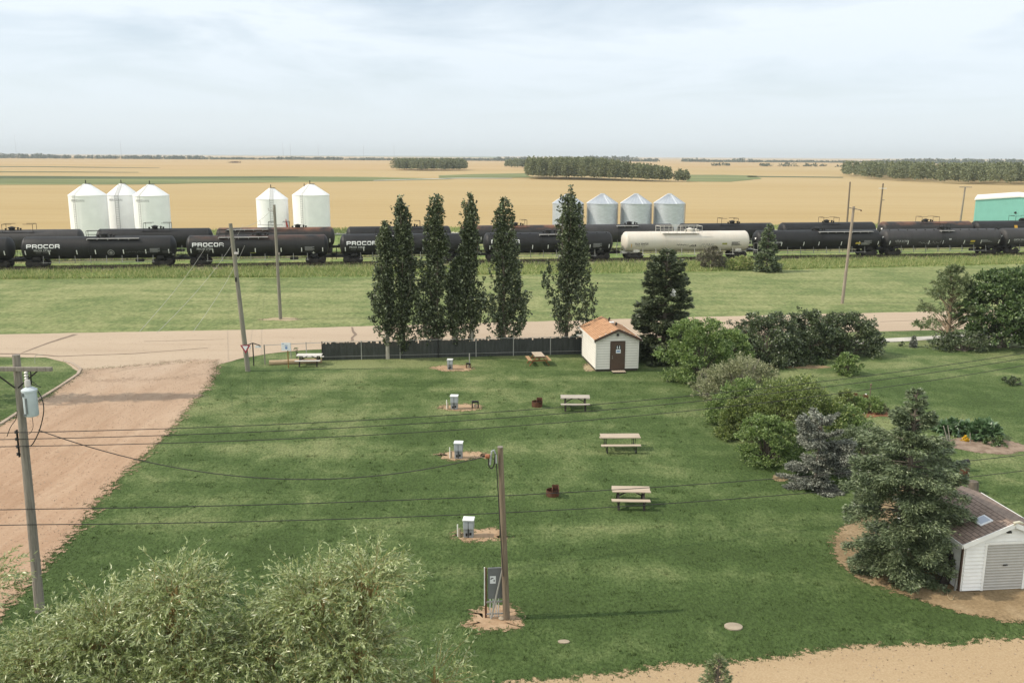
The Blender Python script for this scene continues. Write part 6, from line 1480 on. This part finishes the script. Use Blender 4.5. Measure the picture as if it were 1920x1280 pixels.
# vegetable garden
bush('broad leaved dark plant behind the pair of garden stakes', 1790, 818, 52, 790, 52, M['leaf_rhubarb'], 700, (.34, .26), .8, clumps=26, name='garden_plant', cat='garden plant', flat=.55)
bush('large rhubarb plant with big shiny leaves', 1848, 826, 66, 795, 53, M['leaf_rhubarb'], 900, (.40, .32), .8, clumps=30, name='garden_plant', cat='garden plant', flat=.6)
bush('small bushy plant beyond the large rhubarb plant', 1873, 838, 44, 818, 54, M['leaf_tree'], 1000, (.13, .09), .8, clumps=18, name='garden_plant', cat='garden plant')
bush('bright yellow flowers in the vegetable bed', 1811, 828, 14, 819, 55, M['leaf_flower'], 160, (.12, .10), .8, clumps=8, name='flower_clump', cat='flowers')
bush('thin grey plant among the garden stakes', 1775, 838, 26, 816, 56, M['leaf_blue_spruce'], 500, (.10, .06), .8, clumps=12, name='garden_plant', cat='garden plant')
for i, (xa, ya, xb, yb, lb) in enumerate(((1784, 842, 1777, 797, 'pale garden stake, right one of the pair'), (1781, 840, 1769, 798, 'pale garden stake, left one of the pair'), (1819, 832, 1819, 812, 'short stake beside the yellow flowers'))):
    p = gp(xa, ya); q = at_y(xb, yb, p.y); o = MB().tube([(0, 0, 0), tuple(q - p)], .022, 6).build('garden_stake', M['dead_twig'], None); o.location = p; tag(o, lb, 'stake', 'garden stakes')
p = gp(1622, 757); q = at_y(1622, 738, p.y); o = MB().tube([(0, 0, 0), (0, 0, q.z)], .06, 7).build('garden_post', M['white_paint'], None); o.location = p; tag(o, 'short white post in the flower bed', 'post')
p = gp(1630, 757); q = at_y(1629, 720, p.y); o = MB().tube([(0, 0, 0), (0, 0, q.z - .1), ], .03, 6).revolve([(.05, q.z - .1), (.07, q.z), (0, q.z + .06)], 8).build('garden_post', M['pole_brown'], None); o.location = p; tag(o, 'thin brown post with a knob in the flower bed', 'post')

def broad_tree(label, px, py, w_px, top_y, crown_low, seed, m, n_leaf, leaf, clumps, bark, name='tree', cat='tree', open_=False, sig=.16):
    b = gp(px, py); y = b.y; rng = np.random.default_rng(seed); R_ = w_px / 2 * math.hypot(y, CAMH) / FPX; h = at_y(px, top_y, y).z; zl = crown_low * h
    t = thing(name, label, cat, b, 0)
    trunk_tube([(0, 0, 0), (.05, 0, h * .3), (.0, .03, h * .65), (.03, 0, h * .96)], [.05 * R_ + .06, .04 * R_ + .05, .05, .015], M[bark], t)
    u = rng.uniform(0, 1, clumps) ** (.8 if open_ else .9); th = rng.uniform(0, 2 * math.pi, clumps); rad = rng.uniform(.45 if open_ else .2, 1, clumps) ** .5
    pr = np.interp(u, [0, .25, .55, .85, 1], [.95, 1, .72, .38, .06]) if open_ else np.interp(u, [0, .2, .5, .8, 1], [.72, 1, .97, .66, .15])
    C_ = np.stack([R_ * pr * rad * np.cos(th), R_ * pr * rad * np.sin(th), zl + u * (h - zl)], 1)
    Ps, Ds = [], []; lim = MB(); wts = rng.uniform(.4, 1.6, clumps); cnt = np.maximum(8, n_leaf * wts / wts.sum()).astype(int)
    for i, (c, k) in enumerate(zip(C_, cnt)):
        s = sig * R_ * rng.uniform(.7, 1.4); ns_ = max(3, k // 16); q = unit(rng.normal(0, 1, (ns_, 3))) * rng.uniform(.1, 1.15, (ns_, 1)) ** .6
        q = q[rng.integers(0, ns_, k)] + rng.normal(0, .15, (k, 3))
        Ps.append(c + q * s * np.array([1.2, 1.2, .75])); Ds.append(unit(q) + rng.normal(0, .6, (k, 3)) + np.array([0, 0, .1]))
        z0 = max(h * .12, c[2] - np.hypot(c[0], c[1]) * rng.uniform(.5, .9))
        if open_ or i % 2 == 0: lim.tube([(0, 0, z0), (c[0] * .5, c[1] * .5, z0 * .45 + c[2] * .55), tuple(c)], [.02 + .012 * R_, .02, .007], 5)
    P_ = np.concatenate(Ps); D_ = np.concatenate(Ds); n_ = len(P_); L_ = leaf[0] * rng.uniform(.6, 1.3, n_)
    np_mesh('crown', leaf_quads(P_, D_, L_, leaf[1] * rng.uniform(.7, 1.3, n_), rng), m, t); lim.build('limbs', M[bark], t, True)
broad_tree('open young pine with bare tan lower branches by the footpath', 1775, 646, 122, 503, .20, 61, M['leaf_pine'], 12000, (.24, .07), 110, 'tan_bark', 'pine_tree', 'pine tree', True, .13)
broad_tree('big leafy green tree behind the open young pine', 1872, 652, 156, 506, .16, 62, M['leaf_deep'], 26000, (.22, .15), 150, 'bark', sig=.17)
bush('dark low shrub under the big leafy tree', 1815, 662, 110, 625, 63, M['leaf_dark'], 4500, (.18, .10), .5, clumps=50)
bush('dark shrub at the foot of the big leafy tree', 1895, 655, 80, 600, 64, M['leaf_dark'], 5000, (.18, .12), .6, clumps=45)

# foreground willows: long drooping twigs set with narrow leaves
def willow(label, base, lobes, seed, n_twigs, leaves_per, name='willow_tree'):
    rng = np.random.default_rng(seed); t = thing(name, label, 'willow tree', base, 0, 'willows along the near edge')
    base = np.array(base); Ps, Ds = [], []; tw = MB(); lb_ = MB()
    for (cx, cy, cz, rx, ry, rz_) in lobes:
        c = np.array([cx, cy, cz]) - base
        lb_.tube([(0, 0, 0), (c[0] * .4, c[1] * .4, c[2] * .5), (c[0] * .9, c[1] * .9, c[2] * .85), tuple(c + np.array([0, 0, rz_ * .6]))], [.16, .11, .06, .02], 7)
        nt_ = int(n_twigs * rx * ry / sum(l[3] * l[4] for l in lobes))
        for i in range(nt_):
            d = unit(rng.normal(0, 1, (1, 3)))[0]; d[2] = abs(d[2]) * .9 - .12
            st = c + d * np.array([rx, ry, rz_]) * rng.uniform(.45, .88) 
            o = np.array([d[0], d[1], .75 + rng.normal(0, .25)]) + rng.normal(0, .3, 3); o /= np.linalg.norm(o)
            L = rng.uniform(.5, 1.15); k = 7; pts = [st]; v = o.copy()
            for j in range(k):
                v = v + np.array([0, 0, -.13]) + rng.normal(0, .07, 3); v /= np.linalg.norm(v); pts.append(pts[-1] + v * L / k)
            pts = np.array(pts)
            tt = rng.uniform(0.05, k - .01, leaves_per); i0 = tt.astype(int); f = (tt - i0)[:, None]
            P_ = pts[i0] * (1 - f) + pts[i0 + 1] * f; T_ = pts[i0 + 1] - pts[i0]
            Ps.append(P_); Ds.append(unit(T_) * .9 + rng.normal(0, .55, (leaves_per, 3)) + np.array([0, 0, -.12]))
            if i % 2 == 0: tw.tube([tuple(p) for p in pts[::2]], [.007, .006, .004, .002][:len(pts[::2])], 3, caps=False)
            if i % 9 == 0: lb_.tube([tuple(c * .8 + (pts[0] - c) * .1), tuple((c + pts[0]) / 2 + rng.normal(0, .1, 3)), tuple(pts[0])], [.03, .02, .008], 4)
    P_ = np.concatenate(Ps); D_ = np.concatenate(Ds); n_ = len(P_)
    np_mesh('crown', leaf_quads(P_, D_, .115 * rng.uniform(.6, 1.3, n_), .027 * rng.uniform(.7, 1.3, n_), rng), M['leaf_willow'], t)
    tw.build('twigs', M['willow_bark'], t, True); lb_.build('limbs', M['willow_bark'], t, True)
Yw = 17.0
def wp(px, py, y): p = at_y(px, py, y); return p
def lobes(l):
    out = []
    for (px, py, dy_, rx, ry, rz_) in l:
        p = wp(px, py, Yw + dy_); out.append((p.x, p.y, p.z, rx, ry, rz_))
    return out
l1 = lobes([(335, 1135, .3, .72, .9, .85), (200, 1200, .2, .85, .9, .85), (90, 1255, 0, .9, .9, .85), (380, 1260, -.3, .8, .9, .95), (240, 1330, -.8, 1.1, .9, .8), (20, 1350, -.6, .9, .9, .9)])
l2 = lobes([(690, 1110, .4, .50, .8, .75), (590, 1150, .3, .75, .9, .95), (480, 1230, .2, .62, .9, .9), (660, 1240, -.2, .72, .9, .9), (560, 1330, -.8, .95, .9, .9), (720, 1340, -.6, .6, .8, .7)])
willow('broad silvery willow at the foot of the tall transformer pole', (l1[1][0], l1[1][1] + .3, 0), l1, 71, 1750, 38)
willow('silvery willow with yellow twigs between the transformer pole and the grey board', (l2[1][0], l2[1][1] + .3, 0), l2, 72, 1400, 36)
c5_ = wp(815, 1290, Yw); willow('thin willow shoots nearest the grey board', (c5_.x, c5_.y, 0), [(c5_.x, c5_.y, c5_.z, .72, .6, .85)], 73, 70, 26)
c6_ = wp(-40, 1110, Yw + 1); willow('willow branch reaching over the dirt road behind the transformer pole', (c6_.x - .5, c6_.y, 0), [(c6_.x, c6_.y, c6_.z, .55, .6, .55)], 74, 70, 30)

# ------------------------------------------------------------------ grass and weeds that nobody could count
def in_poly(P_, poly):
    x, y = P_[:, 0], P_[:, 1]; ins = np.zeros(len(P_), bool); j = len(poly) - 1
    for i in range(len(poly)):
        xi, yi = poly[i]; xj, yj = poly[j]
        c = ((yi > y) != (yj > y)) & (x < (xj - xi) * (y - yi) / (yj - yi + 1e-12) + xi); ins ^= c; j = i
    return ins
def blades(name, P_, hgt, wid, m, label, rng, z=0.0, lean=.5, cat='grass'):
    n_ = len(P_); D_ = rng.normal(0, lean, (n_, 3)); D_[:, 2] = 1; D_ = unit(D_)
    B_ = np.concatenate([P_, np.full((n_, 1), z)], 1); az = rng.uniform(0, math.pi, n_); S = np.stack([np.cos(az), np.sin(az), np.zeros(n_)], 1) * wid * .5
    hh = (hgt * rng.uniform(.5, 1.3, n_))[:, None]
    V = np.empty((n_, 3, 3)); V[:, 0] = B_ - S; V[:, 1] = B_ + S; V[:, 2] = B_ + D_ * hh
    o = np_mesh(name, V.reshape(-1, 3), m, None, 3); tag(o, label, cat, None, 'stuff'); return o
rng = np.random.default_rng(5)
noG = ['road', 'dirt_road', 'lane', 'soil_patch', 'needle_litter', 'garden_bed', 'mulch_bed', 'path']
def mask_free(P_):
    ok = np.ones(len(P_), bool)
    for k in noG:
        for pl_ in POLYS.get(k, []): ok &= ~in_poly(P_, pl_)
    return ok
def noise2(P_, s, seed): return np.array([noise.noise(Vector((p[0] * s, p[1] * s, seed))) for p in P_])
# near lawn
N_ = 330000; yy = 22 + (62 - 22) * rng.uniform(0, 1, N_) ** 1.5; xx = rng.uniform(-1, 1, N_) * (yy * .60 + 2)
P_ = np.stack([xx, yy], 1); P_ = P_[mask_free(P_)]
blades('lawn_blades', P_, .05, .02, M['leaf_grass'], 'short mown grass blades over the near lawn', rng, .02, .8)
C_ = np.stack([rng.uniform(-26, 24, 1500), 24 + 36 * rng.uniform(0, 1, 1500) ** 1.3], 1); C_ = C_[mask_free(C_)]
P_ = np.repeat(C_, 16, 0) + rng.normal(0, .09, (len(C_) * 16, 2))
blades('lawn_clumps', P_, .10, .035, M['leaf_grass'], 'coarser tufts and clover scattered over the lawn', rng, .02, 1.0)
# longer grass along the road edges
E_ = []
for nm in ('dirt_road', 'lane', 'soil_patch'):
    for pl_ in POLYS.get(nm, []):
        for i in range(len(pl_)):
            a, b = pl_[i], pl_[(i + 1) % len(pl_)]; L = np.hypot(*(b - a))
            if 20 < a[1] < 75 and abs(a[0]) < 45:
                k = int(L * (40 if nm != 'soil_patch' else 22)); 
                if k: E_.append(a + (b - a) * rng.uniform(0, 1, (k, 1)) + rng.normal(0, .20, (k, 2)))
E_ = np.concatenate(E_)
blades('edge_grass', E_, .11, .03, M['leaf_grass'], 'longer grass along the edges of the dirt road and lane', rng, .04, .7)
def pebbles(name, P_, size, m, label, z):
    n_ = len(P_); sz = size * rng.uniform(.5, 1.5, n_); a_ = rng.uniform(0, 6.28, n_); V = np.empty((n_, 4, 3, 3))
    k_ = [(math.cos(a) , math.sin(a)) for a in (0, 2.1, 4.2)]
    B_ = np.stack([np.stack([P_[:, 0] + sz * (c * np.cos(a_) - s_ * np.sin(a_)), P_[:, 1] + sz * (c * np.sin(a_) + s_ * np.cos(a_)), np.full(n_, z)], 1) for c, s_ in k_], 1)
    T_ = np.stack([P_[:, 0], P_[:, 1], z + sz * .9], 1)
    for j in range(3): V[:, j, 0] = B_[:, j]; V[:, j, 1] = B_[:, (j + 1) % 3]; V[:, j, 2] = T_
    V[:, 3] = B_[:, ::-1]
    o = np_mesh(name, V.reshape(-1, 3), m, None, 3); tag(o, label, 'gravel', None, 'stuff')
G_ = []
for nm, k_ in (('lane', 9000), ('dirt_road', 14000), ('road', 3000)):
    for pl_ in POLYS.get(nm, []):
        q = np.stack([rng.uniform(-40, 30, k_ * 4), rng.uniform(18, 75, k_ * 4)], 1); q = q[in_poly(q, pl_)]; G_.append(q[:k_])
pebbles('loose_gravel', np.concatenate(G_), .022, leaf_mat('gravel_stones', [(.20, .14, .10), (.36, .27, .20), (.52, .44, .35)], 0.0, .9, 0.0), 'loose gravel scattered over the dirt road and the lane', .066)
# tall weeds along the railway
def band(pa, pb, w0, w1, n): 
    pa, pb = np.array(pa[:2]), np.array(pb[:2]); d = pb - pa; nn = np.array([-d[1], d[0]]) / np.hypot(*d); u = rng.uniform(0, 1, (n, 1)); return pa + d * u + nn * rng.uniform(w0, w1, (n, 1))
wa, wb = gp(-250, 527), gp(2150, 494)
fl = [gp(-250, 526), gp(0, 524), gp(700, 519), gp(1300, 510), gp(1920, 495), gp(2300, 489)]
Ws = []
for i in range(len(fl) - 1):
    L = (fl[i + 1] - fl[i]).length; Ws.append(band(fl[i], fl[i + 1], .3, 10.2, int(L * 760)))
Wd = np.concatenate(Ws); nv = noise2(Wd[:, :] , .18, 3.0); Wd = Wd[nv > rng.uniform(-.9, .25, len(Wd))]
blades('railway_weeds', Wd, .55 * (1.0 + .8 * noise2(Wd, .45, 1.0) + .4 * noise2(Wd, 1.7, 4.0)), .085, M['leaf_weed'], 'tall unmown weeds growing along the railway', rng, -.02, .65, 'weeds')
Wt = []
for (A, B) in ((FA, FB), (BA, BB)):
    d = (B - A).normalized(); Wt.append(band(A - d * 20, B + d * 20, -2.7, 2.6, 22000))
Wt = np.concatenate(Wt); nv = noise2(Wt, .35, 8.0); Wt = Wt[nv > rng.uniform(-.5, .4, len(Wt))]
blades('track_weeds', Wt, .55, .12, M['leaf_weed'], 'patchy weeds growing between the rails', rng, .1, .4, 'weeds')
Wv = []
for (pa, pb) in ((gp(-200, 446), gp(640, 434)), (gp(640, 434), gp(1400, 428)), (gp(1400, 428), gp(2100, 421))): Wv.append(band(pa, pb, -6, 7, 14000))
blades('verge_weeds', np.concatenate(Wv), .5, .16, M['leaf_weed'], 'green weeds along the gravel track behind the tank cars', rng, -.02, .4, 'weeds')

# ------------------------------------------------------------------ far groves and treelines (each reads as one mass)
def grove(name, label, outline, n_trees, hmin, hmax, seed, m, cards=200, size=.75, trunks=False, gaps=0.0, cr=2.2, hfun=None):
    rng = np.random.default_rng(seed); poly = np.array(outline); mn, mxx = poly.min(0), poly.max(0); pts = []
    while len(pts) < n_trees:
        q = rng.uniform(mn, mxx, (200, 2)); q = q[in_poly(q, poly)]; pts += list(q)
    pts = pts[:n_trees]; Ps, Ss = [], []; tk = MB()
    for p in pts:
        h = rng.uniform(hmin, hmax) * (hfun(p) if hfun else 1); r = cr * rng.uniform(.7, 1.2); k = cards
        u = rng.uniform(0, 1, k); pr = np.interp(u, [0, .25, .6, 1], [.5, 1, .85, .25]); th = rng.uniform(0, 2 * math.pi, k); rr = r * pr * rng.uniform(.5, 1, k)
        Ps.append(np.stack([p[0] + rr * np.cos(th), p[1] + rr * np.sin(th), h * (.22 + .78 * u)], 1)); Ss.append(np.full(k, 1.0))
        if trunks: tk.tube([(p[0], p[1], 0), (p[0], p[1], h * .7)], [.16, .08], 4, caps=False)
    P_ = np.concatenate(Ps); n_ = len(P_); D_ = rng.normal(0, 1, (n_, 3)); L_ = size * rng.uniform(.6, 1.4, n_)
    t = thing(name, label, 'grove'); t['kind'] = 'stuff'
    o = np_mesh('canopy', leaf_quads(P_, D_, L_, L_ * .8, rng), m, t); o['kind'] = 'stuff'
    if trunks: o = tk.build('trunks', M['dead_twig'], t); o['kind'] = 'stuff'
def go(*l): return [(p.x, p.y) for p in [gp(*q) for q in l]]
o2 = go((984, 336), (1090, 338), (1200, 340.5), (1303, 341)); n2 = [(o2[0][0], o2[0][1])]
grove('woods', 'large grove of aspens in the golden field behind the silver bins', [(o2[0][0], o2[0][1]), o2[1], o2[2], (o2[3][0], o2[3][1]), (o2[2][0] + 10, o2[2][1] + 32), (o2[1][0] + 6, o2[1][1] + 75), (o2[0][0] + 4, o2[0][1] + 85)], 620, 9.5, 14.5, 81, M['leaf_grove'], 190, .85, hfun=lambda p: 1 - .55 * max(0, min(1, (p[0] - 55) / 60)))
o1 = go((735, 319.5), (800, 320.5), (868, 320)); grove('woods', 'low oval grove in the fields left of the larger one', o1 + [(o1[2][0], o1[2][1] + 60), (o1[0][0] + 5, o1[0][1] + 60)], 330, 8.0, 12.0, 82, M['leaf_grove'], 150, 1.1, cr=3.0)
o3 = go((1592, 333), (1640, 337), (1760, 344), (1860, 347), (2050, 349)); grove('woods', 'wide brownish grove filling the right edge of the fields', o3 + [(o3[4][0] + 150, o3[4][1] + 190), (o3[2][0] + 80, o3[2][1] + 190), (o3[0][0] + 40, o3[0][1] + 130)], 1000, 7.5, 12.3, 83, M['leaf_grove'], 150, 1.0, cr=2.6)
o4 = go((948, 314), (985, 315)); grove('woods', 'small thicket behind the left end of the large grove', o4 + [(o4[1][0] + 5, o4[1][1] + 50), (o4[0][0], o4[0][1] + 50)], 45, 8, 11, 84, M['leaf_grove'], 90, 1.5, cr=3.5)
p = gp(441, 305.5); o = thing('red_bush', 'tiny dark red clump alone in the far field', 'bush', p); rr_ = np.random.default_rng(3)
q = rr_.normal(0, 1, (300, 3)) * np.array([5.5, 1.5, .7]) + np.array([0, 0, .8]); q[:, 2] = np.abs(q[:, 2]); np_mesh('foliage', leaf_quads(q, rr_.normal(0, 1, (300, 3)), np.full(300, 1.3), np.full(300, 1.1), rr_), M['leaf_maroon'], o)
MB().tube([(0, 0, 0), (0, 0, 1.2)], .2, 5).build('stems', M['bark'], o)
def treeline(label, segs, dist, h, seed, dens=1.0):
    rng = np.random.default_rng(seed); Ps = []; 
    for (xa, xb, hs) in segs:
        a, b = (xa - 960) / FPX * dist, (xb - 960) / FPX * dist; n_ = max(2, int((b - a) / 3.2 * dens))
        for i in range(n_):
            x = rng.uniform(a, b); y = dist + rng.uniform(0, dist * .06); hh = h * hs * rng.uniform(.55, 1.0); k = 46; r = rng.uniform(5, 11)
            u = rng.uniform(0, 1, k); th = rng.uniform(0, 2 * math.pi, k); rr = r * np.sqrt(1 - u ** 2 * .85) * rng.uniform(.4, 1, k)
            Ps.append(np.stack([x + rr * np.cos(th), y + rr * np.sin(th), hh * (.04 + .9 * u)], 1))
    P_ = np.concatenate(Ps); n_ = len(P_); L_ = h * .28 * rng.uniform(.6, 1.4, n_)
    o = np_mesh('treeline', leaf_quads(P_, rng.normal(0, 1, (n_, 3)), L_, L_ * .8, rng), M['leaf_far'], None); tag(o, label, 'treeline', None, 'stuff')
treeline('bluish line of trees along the left horizon', [(-300, 60, 1.2), (40, 380, .8), (380, 520, .35), (520, 640, .6), (640, 760, .45)], 2600, 13, 91)
treeline('bluish line of trees along the middle horizon', [(760, 830, .5), (830, 1000, .5), (930, 990, .9), (1060, 1190, 1.25), (1190, 1230, .6), (1285, 1320, .75), (1320, 1640, .35), (1375, 1402, .9)], 2600, 13.5, 92)
treeline('bluish line of trees along the right horizon', [(1640, 1700, .6), (1690, 1920, .9), (1900, 2300, .8)], 2400, 15, 93)
treeline('scattered low bushes in the far right fields', [(1338, 1380, .5), (1410, 1470, .5), (1475, 1530, .6), (1560, 1580, .3)], 1500, 9, 94, .35)
for (px, top, bot, lb) in ((30, 253, 284, 'tallest thin mast on the left horizon'), (227, 266, 286, 'short mast on the horizon above the white bins'), (531, 268, 290, 'thin mast on the horizon above the pair of white bins'), (597, 272, 291, 'mast on the horizon above the broad plain bin'),
                           (682, 273, 292, 'thin mast on the horizon left of the poplars'), (739, 272, 292, 'thin mast on the horizon above the second poplar'), (545, 270, 290, 'faint mast right beside another over the pair of white bins')):
    bb = at_y(px, bot, 3000); tt = at_y(px, top, 3000); o = MB().tube([(0, 0, 0), (0, 0, max(20, tt.z))], [.35, .22], 5).build('radio_mast', M['bin_grey'], None); o.location = (bb.x, 3000, 0); tag(o, lb, 'mast', 'far masts on the horizon')

# ------------------------------------------------------------------ odds and ends
p = at_y(1263, 550, 64.9); mb = MB().revolve([(.0, -.24), (.15, -.22), (.19, -.08), (.13, .02), (.16, .12), (.07, .2), (.10, .27), (.02, .3)], 9, 'Z')
mb.v = [(x * (1 + .9 * noise.noise(Vector((x * 7, y * 7, z * 9)))), y * .5, z + .12 * noise.noise(Vector((x * 8, y * 8 + 3, z * 5)))) for x, y, z in mb.v]
o = mb.build('plastic_bag', M['white_paint'], None); o.location = p; tag(o, 'white plastic bag caught high in the dark spruce', 'bag')

# ------------------------------------------------------------------ haze: even pale air round the whole scene, the sky outside it
hm = bpy.data.materials.new('pale_air'); hm.use_nodes = True; ht = hm.node_tree; ht.nodes.clear()
ho = ht.nodes.new('ShaderNodeOutputMaterial'); hv = ht.nodes.new('ShaderNodeVolumePrincipled')
hv.inputs['Color'].default_value = (0.88, 0.95, 1.0, 1); hv.inputs['Density'].default_value = 0.00011; hv.inputs['Anisotropy'].default_value = 0.0
ht.links.new(hv.outputs[0], ho.inputs['Volume'])
o = MB().box((0, 15300, 59.5), (56000, 31800, 121)).build('haze', hm); tag(o, 'thin even haze that pales the far fields', 'haze', None, 'stuff')
